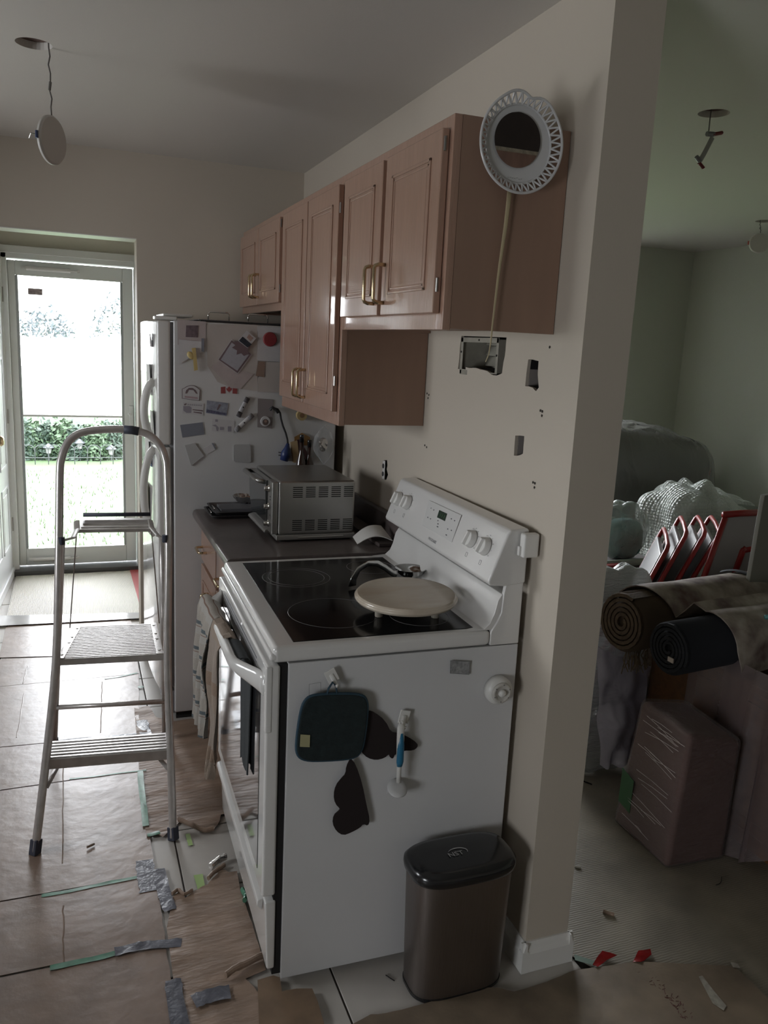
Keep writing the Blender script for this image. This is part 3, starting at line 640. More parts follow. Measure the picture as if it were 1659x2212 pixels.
# oven door
od=SB('oven_door',enamel,(-.656,.002,.258),(-.622,WS-.002,.862),bevel=.007,seg=3)
SB('oven_window',mat('oven_glass',(.03,.03,.032),.06,coat=1),(-.6575,.062,.30),(-.650,WS-.062,.79),od,bevel=.001)
SB('door_end_cap',enamel,(-.657,.0005,.695),(-.640,.03,.86),od,bevel=.004); SB('door_end_cap',enamel,(-.657,WS-.03,.695),(-.640,WS-.0005,.86),od,bevel=.004)
for k in range(3): SB('vent_groove',greyp,(-.6575,.12,.812+k*.012),(-.6555,WS-.12,.817+k*.012),od)
# curved handle
hp=[];hr=[]; n=28
for i in range(n+1):
    s_=i/n; y=.022+(WS-.044)*s_; e=min(s_,1-s_)*(WS-.044)
    q=min(1,e/.15); q=q*q*(3-2*q)
    hp.append((-.650-.058*q,y,.815-.012*(1-q))); hr.append((.017,.0125) if q>.9 else (.017+.012*(1-q),.0125))
MB().tube(hp,hr,14,flat=(0,0,1)).build('handle',enamel,od,local=True,smooth=True)
# cooktop
ct=MB(); ct.box((-.642,-.003,.868),(-.085,WS+.003,.909)); ct=ct.build('cooktop_frame',enamel,sv,local=True,bevel=.013,seg=4)
SB('cooktop_glass',blackg,(-.590,.022,.900),(-.105,WS-.034,.9105),bevel=.002,seg=1)
SB('drip_lip',enamel,(-.650,-.002,.874),(-.625,WS+.002,.893),bevel=.008,seg=3)
ringm=mat('burner_print',(.16,.15,.15),.3)
for (u,v,r) in ((720,1323,.118),(640,1247,.083),(640,1247,.10),(905,1330,.078),(800,1225,.075)):
    c=sv.matrix_basis.inverted() if False else None
    p=at(u,v,'z',.9108); p=wmat(sv).inverted()@p
    MB().tube([(p.x+r*math.cos(a),p.y+r*math.sin(a),.9108) for a in [2*PI*k/72 for k in range(72)]],.0006,4,closed=True).build('burner_ring',ringm,sv,local=True)
SB('reflection_mark',mat('glass_scratch',(.25,.25,.26),.4),(-.5,.3,.9104),(-.499,.301,.9108)) if False else None
# rear riser and end plates
rp=[(-.150,.9085),(-.104,.912),(-.088,.926),(-.078,.95),(-.070,.985),(-.060,1.001),(-.030,1.004),(-.010,1.0),(-.010,.9085)]
MB().prism([Vector((x,.003,z)) for x,z in rp],(0,WS-.006,0)).build('rear_riser',enamel,sv,local=True,bevel=.003)
for y in (-.001,WS-.012):
    MB().prism([Vector((x,y,z)) for x,z in ((-.086,.868),(-.086,.905),(-.070,.93),(-.060,.955),(-.058,1.0),(-.050,1.06),(-.035,1.125),(-.022,1.143),(-.004,1.145),(-.004,.868))],(0,.013,0)).build('end_plate',enamel,sv,local=True,bevel=.003)
# control housing, leaning back
A=Vector((-.106,0,1.034)); B=Vector((-.062,0,1.163))
hpz=[(A.x+.004,A.z-.006),(A.x-.001,A.z+.004),(B.x-.001,B.z-.006),(B.x+.006,B.z+.006),(-.006,1.172),(-.002,1.165),(-.002,1.03),(-.060,1.024)]
ho=MB().prism([Vector((x,-.006,z)) for x,z in hpz],(0,WS+.012,0)).build('control_housing',enamel,sv,local=True,bevel=.009,seg=3)
Mw=wmat(sv); nA=Mw@A; ex=(Mw.to_3x3()@Vector((0,-1,0))); ey=(Mw.to_3x3()@(B-A)).normalized(); nn=ex.cross(ey); 
if nn.x>0: nn=-nn
def onpanel(u,v): return onp(u,v,nA+nn*.0015,nn)
# display field
P=[onpanel(u,v) for u,v in ((921,1132),(929,1084),(994,1107),(976,1176))]
P=[onpanel(912+ (u-840)*0,0) for u in ()] or [onpanel(u,v) for u,v in ((912,1134),(928,1081),(997,1113),(976,1172))]
MB().prism(P,nn*.0012).build('display_field',mat('panel_white',(.58,.575,.56),.35),ho,bevel=.0005,seg=1)
P=[onpanel(u,v)+nn*.0012 for u,v in ((945,1118),(950,1102),(967,1110),(962,1126))]
MB().prism(P,nn*.0006).build('display',mat('lcd_dark_green',(.012,.03,.015),.15,coat=.5),ho)
ink=mat('print_ink',(.10,.10,.11),.6)
def bar(u,v,w_,h_,mm,lift,nm):
    c=onpanel(u,v)+nn*lift; MB().prism([c-ex*w_-ey*h_,c+ex*w_-ey*h_,c+ex*w_+ey*h_,c-ex*w_+ey*h_],nn*.0003).build(nm,mm,ho)
lcd=mat('lcd_segment',(.03,.08,.035),.5)
for u in (953,957,961): bar(u,1113+(u-953)*.45,.0022,.0045,lcd,.0019,'digit')
for (u,v,w_) in ((932,1098,.002),(938,1102,.003),(925,1118,.003),(931,1121,.003),(947,1125,.003),(947,1132,.004),(946,1138,.005),(976,1121,.0035),(983,1125,.003),(968,1143,.003),(976,1146,.003),(965,1156,.0045)): bar(u,v,w_,.0016,ink,.0014,'key_print')
textmesh('brand_lettering','FRIGIDAIRE',.0115,mat('brand_grey',(.15,.15,.16),.5),ho,onpanel(925,1165)+nn*.0004,ex,ey)
kn=None
for i,(u,v) in enumerate(((862,1078),(882,1086),(1020,1165),(1050,1181))):
    p=onpanel(u,v); k=MB().lathe([(.024,0),(.024,.004),(.0225,.007),(.0215,.014),(.020,.017)],p,nn,seg=28).build('control_knob',plastic_w,ho,bevel=.0012)
    q=p+nn*.014; e1=(ey*.96+ex*.2).normalized(); e2=nn.cross(e1)
    MB().hexa([q-e1*.0215-e2*.007,q+e1*.0215-e2*.007,q+e1*.0215+e2*.007,q-e1*.0215+e2*.007]+[q+nn*.012+a for a in (-e1*.019-e2*.0045,e1*.019-e2*.0045,e1*.019+e2*.0045,-e1*.019+e2*.0045)]).build('grip',plastic_w,k,bevel=.002)
    for a in range(9):
        an=-2.2+a*.55; c_=p+ex*(.031*math.sin(an))+ey*(.031*math.cos(an)); MB().lathe([(.0009 if a%2 else .0014,0),(.0008,.0004)],c_,nn,seg=6).build('dial_mark',ink,k)
    sq=p-ey*.043; m=MB()
    for (a0,a1,b0,b1) in ((-.005,.005,-.006,-.0052),(-.005,.005,.0052,.006),(-.005,-.0042,-.006,.006),(.0042,.005,-.006,.006)): m.hexa([sq+ex*a0+ey*b0,sq+ex*a1+ey*b0,sq+ex*a1+ey*b1,sq+ex*a0+ey*b1]+[sq+ex*a+ey*b+nn*.0003 for a,b in ((a0,b0),(a1,b0),(a1,b1),(a0,b1))])
    m.build('burner_symbol',ink,ho)
# stickers / marks on the near side panel
for (px,nm) in ((((668,1478),(693,1474),(693,1500),(668,1504)),'label_outline'),):
    pts=[at(u,v,'y',-.0032) for u,v in px]
    MB().tube(pts,.0005,4,closed=True).build(nm,mat('label_residue_dark',(.12,.12,.13),.7),sv)
wl=[at(u,v,'y',-.0018) for u,v in ((973,1427),(1015,1429),(1013,1457),(972,1454))]
tag(MB().prism(wl,(0,-.0006,0)).build('label_patch',mat('label_residue',(.36,.36,.36),.7,noise_s=120,noise_a=.5)),'small worn square label patch high on the stove side','label')
MB().tube([p+Vector((0,-.0007,0)) for p in wl],.0005,4,closed=True).build('outline',mat('label_residue_dark',(.12,.12,.13),.7),bpy.data.objects['label_patch'])
# white hanging box on the end plate
t=thing('hanging_box','small white plastic box hung at the near end of the stove backguard','box',at(1143,1178,'y',-.02))
a=at(1128,1152,'y',-.020); b=at(1160,1202,'y',-.020)
MB().box((a.x,-.034,b.z),(b.x-.004,-.010,a.z)).build('case',plastic_w,t,bevel=.006,seg=3); BX('clip',plastic_w,(a.x-.006,-.022,b.z+.004),(a.x+.004,-.012,b.z+.028),t,bevel=.002)
# ---- things hung on the near side of the stove ----
YS=-.0018
def yplane(px,y): return [at(u,v,'y',y) for u,v in px]
Z7=lambda L:[(420+x/2.183,1380+y/2.183) for x,y in L]
def smooth_poly(P,it=2):
    for _ in range(it):
        Q=[]
        for i,p in enumerate(P):
            q=P[(i+1)%len(P)]; Q+= [p.lerp(q,.25),p.lerp(q,.75)]
        P=Q
    return P
def hook(u,v,lab,rot=0):
    t=thing('adhesive_hook',lab,'hook',at(u,v,'y',YS)); c=at(u,v,'y',YS)
    e1=Vector((math.cos(rot),0,math.sin(rot))); e2=Vector((-math.sin(rot),0,math.cos(rot)))
    MB().prism([c-e1*.014-e2*.018,c+e1*.014-e2*.018,c+e1*.014+e2*.016,c-e1*.014+e2*.016],(0,-.003,0)).build('plate',plastic_w,t,bevel=.0015)
    MB().tube([c+e2*.004+Vector((0,-.003,0)),c-e2*.012+Vector((0,-.005,0)),c-e2*.022+Vector((0,-.009,0)),c-e2*.026+Vector((0,-.016,0)),c-e2*.018+Vector((0,-.020,0))],[(.006,.002),(.006,.002),(.005,.002),(.004,.002),(.004,.002)],8,flat=(1,0,0)).build('hook',plastic_w,t,smooth=True); return t
hook(716,1459,'white adhesive hook holding the dark pot holder on the stove side',.45); hook(873,1547,'white adhesive hook holding the dish brush on the stove side',-.22)
ph=thing('pot_holder','dark green quilted square pot holder with yellow tag hung on the stove side','pot holder',at(718,1570,'y',-.012))
poly=smooth_poly([Vector((p.x,-.006,p.z)) for p in yplane(Z7([(520,285),(560,262),(700,256),(790,262),(812,290),(815,340),(800,470),(785,530),(750,562),(620,572),(520,572),(482,545),(480,480),(500,340)]),-.01)],2)
MB().prism(poly,(0,-.011,0)).build('pad',mat('quilted_green',(.010,.020,.021),.85,bump=.5,bump_s=90,noise_s=60,noise_a=.4),ph,bevel=.004,seg=2)
MB().tube([p+Vector((0,-.0055,0)) for p in poly],.0042,6,closed=True).build('binding',mat('binding_teal',(.02,.05,.075),.8),ph,smooth=True)
MB().tube(yplane(Z7([(625,262),(632,235),(652,205),(668,225),(672,258)]),-.013),[(.004,.002)]*5,8,flat=(0,1,0)).build('loop',mat('binding_teal',(.02,.05,.075),.8),ph,smooth=True)
MB().prism(yplane(Z7([(500,450),(545,453),(543,510),(497,508)]),-.0185),(0,-.001,0)).build('tag',mat('tag_yellowish',(.36,.34,.19),.8),ph)
dkb=mat('felt_dark_brown',(.014,.008,.008),.9)
s1=smooth_poly(yplane(Z7([(815,335),(850,345),(900,385),(925,438),(960,443),(1005,460),(1050,490),(1052,508),(1030,525),(985,525),(945,540),(935,565),(918,555),(917,540),(895,560),(855,570),(815,560),(785,532),(782,500),(800,460),(812,430),(798,400),(808,360)]),-.0035),1)
tag(MB().prism(s1,(0,-.0025,0)).build('silhouette_magnet',dkb),'dark brown flat silhouette right of the pot holder, pointing right','magnet','dark brown silhouettes on the stove side')
s2=smooth_poly(yplane(Z7([(735,560),(760,590),(790,680),(810,780),(826,850),(818,880),(795,870),(780,888),(740,910),(700,925),(668,905),(650,870),(655,830),(680,808),(686,800),(662,775),(655,735),(665,690),(692,655),(712,635),(715,600)]),-.0035),1)
tag(MB().prism(s2,(0,-.0025,0)).build('silhouette_magnet',dkb),'dark brown flat silhouette below the pot holder, hanging down','magnet','dark brown silhouettes on the stove side')
db=thing('dish_brush','white dish brush with blue grip hung head down on the stove side','brush',at(868,1640,'y',-.02))
pp=lambda u,v,y=-.022: at(u,v,'y',y)
MB().tube([pp(866,1563),pp(866,1572),pp(865,1600),pp(864,1630),pp(862,1658),pp(861,1690)],[(.004,.007),(.006,.010),(.007,.010),(.007,.009),(.006,.006),(.005,.006)],12,flat=(0,1,0)).build('handle',plastic_w,db,smooth=True)
MB().tube([pp(867,1583,-.0235),pp(866,1610,-.0245),pp(864,1645,-.0245),pp(863,1655,-.0235)],[(.006,.005),(.007,.009),(.007,.0095),(.005,.007)],12,flat=(0,1,0)).build('grip',mat('brush_blue',(.02,.15,.27),.4),db,smooth=True)
MB().tube([pp(871,1566),pp(868,1556),pp(863,1558),pp(864,1566)],.0022,6).build('ring',plastic_w,db)
MB().lathe([(.012,.006),(.024,.004),(.026,0),(.022,-.006)],pp(858,1703,-.020),(0,-.5,.86),seg=24).build('head',mat('clear_white',(.6,.6,.6),.3),db,smooth=True)
m=MB(); c=pp(858,1703,-.020); ax=Vector((0,-.5,.86)).normalized(); e1=Vector((1,0,0)); e2=ax.cross(e1)
for i in range(90):
    a=random.random()*2*PI; r=.022*math.sqrt(random.random()); p=c-ax*.004+e1*r*math.cos(a)+e2*r*math.sin(a); m.tube([p,p-ax*.012+e1*.003*math.cos(a)],.0006,3,cap=False)
m.build('bristles',mat('bristle_white',(.6,.6,.6),.5),db)['kind']='stuff'
pl=thing('push_light','round cream push light stuck at the back of the stove side','light',at(1072,1487,'y',-.01)); c=at(1072,1487,'y',-.002)
MB().lathe([(.037,0),(.037,.014),(.035,.020),(.030,.024),(.027,.026)],c,(0,-1,0),seg=36).build('base',plastic_w,pl,smooth=True)
c2=c+Vector((.0,-.024,0)); m=MB().lathe([(.027,0),(.027,.006),(.024,.009),(.020,.009),(.018,.006)],c2,(0,-1,0),seg=36); m.build('ring',mat('cream_plastic',(.52,.50,.46),.4),pl,smooth=True)
MB().lathe([(.010,.004),(.010,.010),(.007,.014),(.002,.0155)],c2,(0,-1,0),seg=20).build('button',plastic_w,pl,smooth=True)
for k in range(6):
    a=k*PI/3+.4; MB().lathe([(.0016,.0085),(.0015,.0096)],c2+Vector((.0225*math.cos(a),0,.0225*math.sin(a))),(0,-1,0),seg=8).build('dot',ink,pl)
# ---- towels over the oven handle ----
def towel(lab,y0,y1,xh,zt,zf,zb,mm,amp=.008,fold=5,seed=1,taper=.6,nm='dish_towel',catn='towel',xin=-.672):
    """cloth over the rail: front side outside (-X), back side between rail and door"""
    n1,n2=34,26
    def fn(s,t):
        y=y0+(y1-y0)*t
        lf=zt-zf; lb=zt-zb; L_=lf+lb+.05; d=s*L_
        if d<lf: z=zf+d; x=xh-.020; q=(lf-d)/lf
        elif d<lf+.05:
            a=(d-lf)/.05*PI; x=xh-.020*math.cos(a)*1.0; z=zt+.019*math.sin(a)*1.0; q=0
        else: z=zt-(d-lf-.05); x=xin-.004; q=(d-lf-.05)/max(lb,.01)
        ym=(y0+y1)/2; y=ym+(y-ym)*(1-(1-taper)*q*(1 if d<lf else .6))
        wv=math.sin(t*fold*2*PI+seed+q*1.3)*amp*(.3+q)+nz((t*3+seed,s*3,seed))*amp*1.2
        if d>lf+.05: wv=min(0,wv*.3)
        else: wv=-abs(wv)-.001 if q>.02 else wv*.2
        return (x+wv,y,z+nz((t*4,seed,2))*.02*q)
    o=MB().grid(fn,n1,n2).build(nm,mm,None,smooth=True,solid=.003,recalc=False)
    return tag(o,lab,catn)
def cloth(name,c1,c2,sc=(8,60,8)):
    m=mat(name,c1,.9,noise_s=1,noise_a=.2,bump=.4,bump_s=250,col2=c2); return m
def striped(name,cols,scale=9,axis='z'):
    if name in MATS: return MATS[name]
    m=mat(name,cols[0],.95,bump=.4,bump_s=300); nt=m.node_tree; tc=nt.nodes.new('ShaderNodeTexCoord'); sp=nt.nodes.new('ShaderNodeSeparateXYZ'); ml=nt.nodes.new('ShaderNodeMath'); ml.operation='MULTIPLY'; ml.inputs[1].default_value=scale
    fr_=nt.nodes.new('ShaderNodeMath'); fr_.operation='FRACT'; rp_=nt.nodes.new('ShaderNodeValToRGB'); rp_.color_ramp.interpolation='CONSTANT'
    nt.links.new(tc.outputs['Object'],sp.inputs[0]); nt.links.new(sp.outputs[axis.upper()],ml.inputs[0]); nt.links.new(ml.outputs[0],fr_.inputs[0]); nt.links.new(fr_.outputs[0],rp_.inputs[0])
    er=rp_.color_ramp; pos=[0]+sorted(random.uniform(.08,.95) for _ in cols[1:])
    er.elements[0].color=(*cols[0],1); er.elements[1].position=pos[1]; er.elements[1].color=(*cols[1],1)
    for p_,c_ in zip(pos[2:],cols[2:]): e=er.elements.new(p_); e.color=(*c_,1)
    nt.links.new(rp_.outputs[0],m.node_tree.nodes['Principled BSDF'].inputs['Base Color']); return m
ch=striped('towel_check',[(.36,.33,.29),(.12,.13,.15),(.38,.36,.33),(.20,.13,.10),(.36,.33,.29),(.10,.12,.13)],13)
ch2=striped('towel_beige',[(.30,.24,.19),(.26,.19,.14),(.30,.25,.21)],5)
dkc=mat('towel_slate',(.045,.05,.052),.95,bump=.3,bump_s=200)
towel('checked grey and brown dish towel on the far part of the oven handle',.46,.68,-.710,.815,.46,.74,ch,.018,2.5,1.0,.8)
towel('beige dish towel bunched on the middle of the oven handle',.30,.455,-.710,.816,.40,.72,ch2,.016,1.5,2.1,.3)
towel('dark slate cloth hung behind the near part of the oven handle',.16,.295,-.698,.811,.80,.50,dkc,.004,2,3.0,.5,'dish_cloth','cloth',xin=-.674)
# ---- things on the cooktop ----
cb=thing('round_board','round cream marble pattern serving board resting on the cooktop','board',(0,0,0)); marb=mat('cream_marble',(.56,.50,.41),.22,noise_s=6,noise_a=.22,col2=(.46,.385,.30),stretch=(1,3,1),coat=.4)
cB=at(877,1287,'z',.955); axb=Vector((-.02,-.03,1)).normalized()
MB().lathe([(.118,-.012),(.132,-.009),(.1365,-.003),(.1365,.001),(.1335,.004),(.1335,.0055),(.129,.0095),(.118,.0108)],cB,axb,seg=72).build('disc',marb,cb,bevel=.0015)
for k in range(3):
    a=k*2.1+.5; e1=axb.orthogonal().normalized(); e2=axb.cross(e1); f=cB+(e1*math.cos(a)+e2*math.sin(a))*.085-axb*.012
    MB().tube([f,(f.x,f.y,.9112)],[.012,.010],14).build('foot',mat('board_foot',(.3,.27,.22),.6),cb)
vn=MB().tube([cB+axb*.0112+e for e in (Vector((-.05,.10,.0)),Vector((-.03,.06,0)),Vector((-.02,.02,0)),Vector((-.055,-.03,0)))],.0006,4); 
sp=thing('metal_ladle','shiny metal ladle with arched handle behind the round board','ladle',at(840,1245,'z',.93))
q=at(886,1238,'z',.925); MB().lathe([(.012,-.012),(.028,-.007),(.040,.004),(.046,.016),(.0475,.0165),(.044,.016),(.034,.005),(.015,-.006)],q,(0,0,1),seg=36,sx=1.0,sy=1.05).build('bowl',chrome,sp,smooth=True)
h_=[at(u,v,'z',z) for u,v,z in ((761,1266,.9165),(764,1250,.94),(775,1230,.965),(795,1217,.98),(815,1217,.975),(832,1226,.955),(848,1238,.935),(858,1240,.932))]
MB().tube(h_,[(.0016,.014),(.0016,.012),(.0016,.010),(.0016,.009),(.0016,.009),(.0016,.009),(.0016,.010),(.0016,.012)],8,flat=(0,0,1)).build('handle',chrome,sp,smooth=True)
# ---------------- things on the counter ----------------
to=thing('toaster_oven','grey metal toaster oven on the countertop next to the refrigerator','toaster oven',(-.29,1.15,.915))
X0,X1,Y0,Y1=-.425,-.148,.962,1.335; ZB,ZTO=.9385,1.128
sg=mat('toaster_steel',(.42,.415,.40),.33,metal=.9,bump=.05,bump_s=150,stretch=(1,.05,1))
BX('housing',sg,(X0,Y0,ZB),(X1,Y1,ZTO),to,bevel=.009,seg=3)
BX('base',mat('toaster_base',(.34,.33,.315),.4,metal=.5),(X0-.006,Y0-.004,.921),(X1+.002,Y1+.004,ZB+.001),to,bevel=.003)
for (x,y) in ((X0+.02,Y0+.02),(X1-.02,Y0+.02),(X0+.02,Y1-.02),(X1-.02,Y1-.02)): MB().lathe([(.012,0),(.012,.007)],(x,y,.9152),seg=12).build('foot',black,to)
for zz in (1.083,.966):
    for c_ in range(5):
        m=MB(); ya=0
        for r in range(6):
            x0=X0+.050+c_*.046; z=zz+r*.0068-.012; m.box((x0,Y0-.0012,z),(x0+.034,Y0+.003,z+.0028))
        m.build('vent_louvre',darkm,to)['kind']='stuff'
MB().tube([(X0+.07,Y0-.005,.9305),(X0+.235,Y0-.005,.9305)],(.004,.003),8,flat=(0,0,1)).build('base_ridge',sg,to)
BX('front_column',sg,(X0-.022,Y0+.004,ZB+.003),(X0,Y0+.075,ZTO-.004),to,bevel=.004)
dgl=MB(); n=8; pr=[]
for i in range(n+1):
    s_=i/n; pr.append(Vector((X0-.008-.020*math.sin(PI*(.15+.5*s_)),Y0+.082,ZB+.012+(ZTO-ZB-.022)*s_)))
pr+= [Vector((X0-.002,Y0+.082,ZTO-.010)),Vector((X0-.002,Y0+.082,ZB+.012))]
do_=dgl.prism(pr,(0,Y1-Y0-.09,0)).build('glass_door',mat('toaster_glass',(.05,.055,.055),.12,coat=1),to,bevel=.002)
MB().tube([(X0-.018,Y0+.11,ZTO-.022),(X0-.045,Y0+.115,ZTO-.016),(X0-.052,Y0+.14,ZTO-.014),(X0-.052,Y1-.04,ZTO-.014),(X0-.045,Y1-.015,ZTO-.016),(X0-.018,Y1-.01,ZTO-.022)],.008,10).build('handle',sg,do_,smooth=True)
MB().prism([Vector((X0-.004,Y0+.082,ZB+.010)),Vector((X0-.030,Y0+.082,ZB+.002)),Vector((X0-.032,Y0+.082,ZB-.008)),Vector((X0-.004,Y0+.082,ZB-.012))],(0,Y1-Y0-.09,0)).build('crumb_lip',mat('toaster_base',(.34,.33,.315),.4,metal=.5),to,bevel=.004)
for zz in (1.098,1.035,.975):
    k=MB().lathe([(.013,0),(.013,.006),(.009,.008),(.0085,.020),(.006,.021)],(X0-.022,Y0+.038,zz),(-1,0,0),seg=20).build('knob',chrome,to,bevel=.001)
for zz in (1.07,1.06,1.005): MB().lathe([(.002,0),(.002,.002)],(X0-.022,Y0+.03,zz),(-1,0,0),seg=8).build('dial_mark',ink,to)
# baking trays left of the toaster
tm=mat('tray_dark_steel',(.16,.155,.16),.35,metal=.8)
def tray(z,lab,dx=0,rz=0.0,w_=.34,l_=.20,x0=-.595,y0=1.345):
    t=thing('baking_tray',lab,'tray',(x0+dx,y0,z),rz,'baking trays beside the refrigerator'); m=MB(); h=.013
    def rr(w,l,i,zz,r=.02):
        P=[]
        for cx,cy,a0 in ((w-i-r,l-i-r,0),(i+r,l-i-r,PI/2),(i+r,i+r,PI),(w-i-r,i+r,1.5*PI)):
            for k in range(5): a=a0+k*PI/8; P.append((cx+r*math.cos(a),cy+r*math.sin(a),zz))
        return P
    L0=[rr(w_,l_,.014,.0012),rr(w_,l_,.006,h),rr(w_,l_,0,h+.0005),rr(w_,l_,.0,h-.001),rr(w_,l_,.005,h-.002),rr(w_,l_,.013,0)]
    for a,b in zip(L0[:-1],L0[1:]):
        n_=len(a); m._add(a+b,[(i,(i+1)%n_,n_+(i+1)%n_,n_+i) for i in range(n_)])
    m._add(L0[0],[list(range(20))]); m._add(L0[-1],[list(range(20))[::-1]])
    m.build('pan',tm,t,local=True); t2=MB().tube([(.012,.05,h+.001),(.010,.05,h+.006),(.010,.11,h+.006),(.012,.11,h+.001)],.0025,6).build('wire_handle',chrome,t,local=True,smooth=True); return t
tray(.9155,'dark baking tray, lower one of the two beside the toaster oven'); tray(.930,'dark baking tray with wire handle, on top of the other tray',.012)
BX('cloth_mat',mat('grey_mat',(.13,.13,.14),.8),(-.545,1.40,.9335),(-.40,1.51,.9445)); tag(bpy.data.objects['cloth_mat'],'folded dark grey mat lying in the upper baking tray','mat')
fo=thing('foil_bowl','crumpled foil bowl on the baking trays','foil bowl',at(525,1080,'z',.95)); foil=mat('foil',(.7,.68,.66),.2,metal=1,bump=1,bump_s=60)
c=at(533,1079,'z',.958)
def fb(s,t):
    a=t*2*PI; r=(.016+.034*s)*(1+.12*nz((math.cos(a)*2,math.sin(a)*2,s*3))); return (c.x+r*1.15*math.cos(a),c.y+r*math.sin(a),c.z-.012+.030*s*s+.006*nz((math.cos(a)*4,math.sin(a)*4,5)))
MB().grid(fb,8,40).build('bowl',foil,fo,smooth=False,solid=.001,recalc=False)
MB().lathe([(.01,-.012),(.03,-.010),(.032,-.004),(.02,.006),(.005,.010)],c+Vector((.012,0,.004)),seg=14).build('food_pack',mat('pack_brown',(.35,.2,.13),.6,noise_s=60,noise_a=.5),fo)
# flexible white cutting mat leaning on the backsplash corner
def cmf(s,t):
    A_,B_,C_,D_=[Vector(q_) for q_ in (at(772,1176,'z',.918),at(848,1168,'z',.935),at(823,1136,'z',.965),at(762,1160,'z',.935))]
    p=A_.lerp(B_,s).lerp(D_.lerp(C_,s),t); p.z+=.022*math.sin(PI*s)*(1-.2*t); return p
tag(MB().grid(cmf,12,6).build('cutting_mat',plastic_w,None,smooth=True,solid=.0025,recalc=False),'curved white plastic cutting mat between toaster oven and stove','cutting mat')
# dark board, bottles, bag behind the toaster
BX('dark_board',mat('board_dark',(.06,.045,.04),.6),(-.10,.83,.9155),(-.035,1.34,.929),None,bevel=.003); tag(bpy.data.objects['dark_board'],'dark narrow board lying along the backsplash behind the toaster oven','board')
def bottle(u,x_,lab,mm,h,r):
    d_=1.46; p=at(u,980,'y',d_); t=thing('bottle',lab,'bottle',(p.x,d_,.915),0,'bottles behind the toaster oven')
    MB().lathe([(r*.9,0),(r,.006),(r,h*.62),(r*.85,h*.7),(r*.38,h*.82),(r*.36,h*.97)],(p.x,d_,.9155),seg=20).build('glass',mm,t,smooth=True); MB().lathe([(r*.42,h*.95),(r*.42,h*1.04),(r*.38,h*1.05)],(p.x,d_,.9155),seg=16).build('cap',black,t,smooth=True)
dgb=mat('bottle_brown',(.035,.016,.012),.15,coat=.6)
bottle(651,0,'dark brown bottle left behind the toaster oven below the cork house',dgb,.30,.022); bottle(668,0,'dark brown bottle right behind the toaster oven below the cork house',dgb,.28,.022)
ork=mat('cork_orange',(.36,.20,.07),.8,noise_s=50,noise_a=.3)
hh=thing('letter_holder','orange brown house shaped holder on the fridge side above the toaster oven','holder',at(650,960,'y',FY0))
fquad([(636,944),(652,935),(669,944),(669,962),(636,962)],.0006,ork,'back','','',parent=hh,th=.006); fquad([(627,955),(640,951),(645,998),(632,998)],.0006,mat('holder_light',(.42,.30,.16),.8),'side','','',parent=hh,th=.02)
tag(MB().prism(yplane([(641,950),(654,948),(656,966),(662,975),(664,998),(642,998)],FY0-.012),(0,-.008,0)).build('oven_glove',mat('glove_dark_red',(.05,.018,.018),.9)),'dark maroon glove shaped cloth in the house shaped holder','cloth')
pbg=thing('plastic_bag','clear plastic bag with foil inside hung on the fridge side above the toaster oven','bag',at(700,955,'y',FY0))
c=at(700,958,'y',FY0-.03)
def bagf(s,t):
    a=t*2*PI; th=s*PI; r=math.sin(th)**.8*(1+.15*nz((math.cos(a)*2,math.sin(a)*2,s*4))); 
    return (c.x+.045*r*math.cos(a),c.y+.02*r*math.sin(a),c.z+.075-.16*s+.01*nz((a,s*5,1)))
MB().grid(bagf,24,28).build('bag',film('bag_clear',cover=.12,bump_s=40,bump=1),pbg,smooth=True,recalc=False)
def ff(s,t):
    a=t*2*PI; th=s*PI; r=math.sin(th)*(1+.5*nz((math.cos(a)*3,math.sin(a)*3,s*7))); return (c.x-.004+.02*r*math.cos(a),c.y+.008*r*math.sin(a),c.z-.005+.03*math.cos(th))
MB().grid(ff,10,16).build('foil_ball',foil,pbg,recalc=False)
# on top of the refrigerator
lid=mat('pan_steel',(.33,.33,.34),.3,metal=.9)
def roaster(xa,xb,ya,yb,z,lab):
    t=thing('roasting_pan',lab,'pan',((xa+xb)/2,(ya+yb)/2,z),0,'pans on top of the refrigerator')
    MB().box((xa,ya,z),(xb,yb,z+.006)).build('tray',lid,t,bevel=.003); MB().box((xa-.006,ya-.006,z+.006),(xb+.006,yb+.006,z+.009)).build('rim',lid,t,bevel=.001)
    return t
r1=roaster(-.60,-.18,1.60,1.95,1.6565,'wide steel tray with two wire handles on top of the refrigerator')
for (u0,u1,v0,v1) in ((450,495,688,668),(536,578,694,673)):
    a=at(u0,v0,'y',1.63); b=at(u1,v0,'y',1.63); a.z=b.z=1.664; h=.032
    MB().tube([a,a+Vector((0,0,h*.8)),a+Vector((.006,0,h)),b+Vector((-.006,0,h)),b+Vector((0,0,h*.8)),b],.0028,8).build('wire_handle',chrome,r1,smooth=True)
tag(BX('white_box',plastic_w,(-.735,1.66,1.6705),(-.62,1.95,1.682),None,bevel=.004),'flat white plastic lid on the front of the refrigerator top','lid')
print('kitchen b ok')
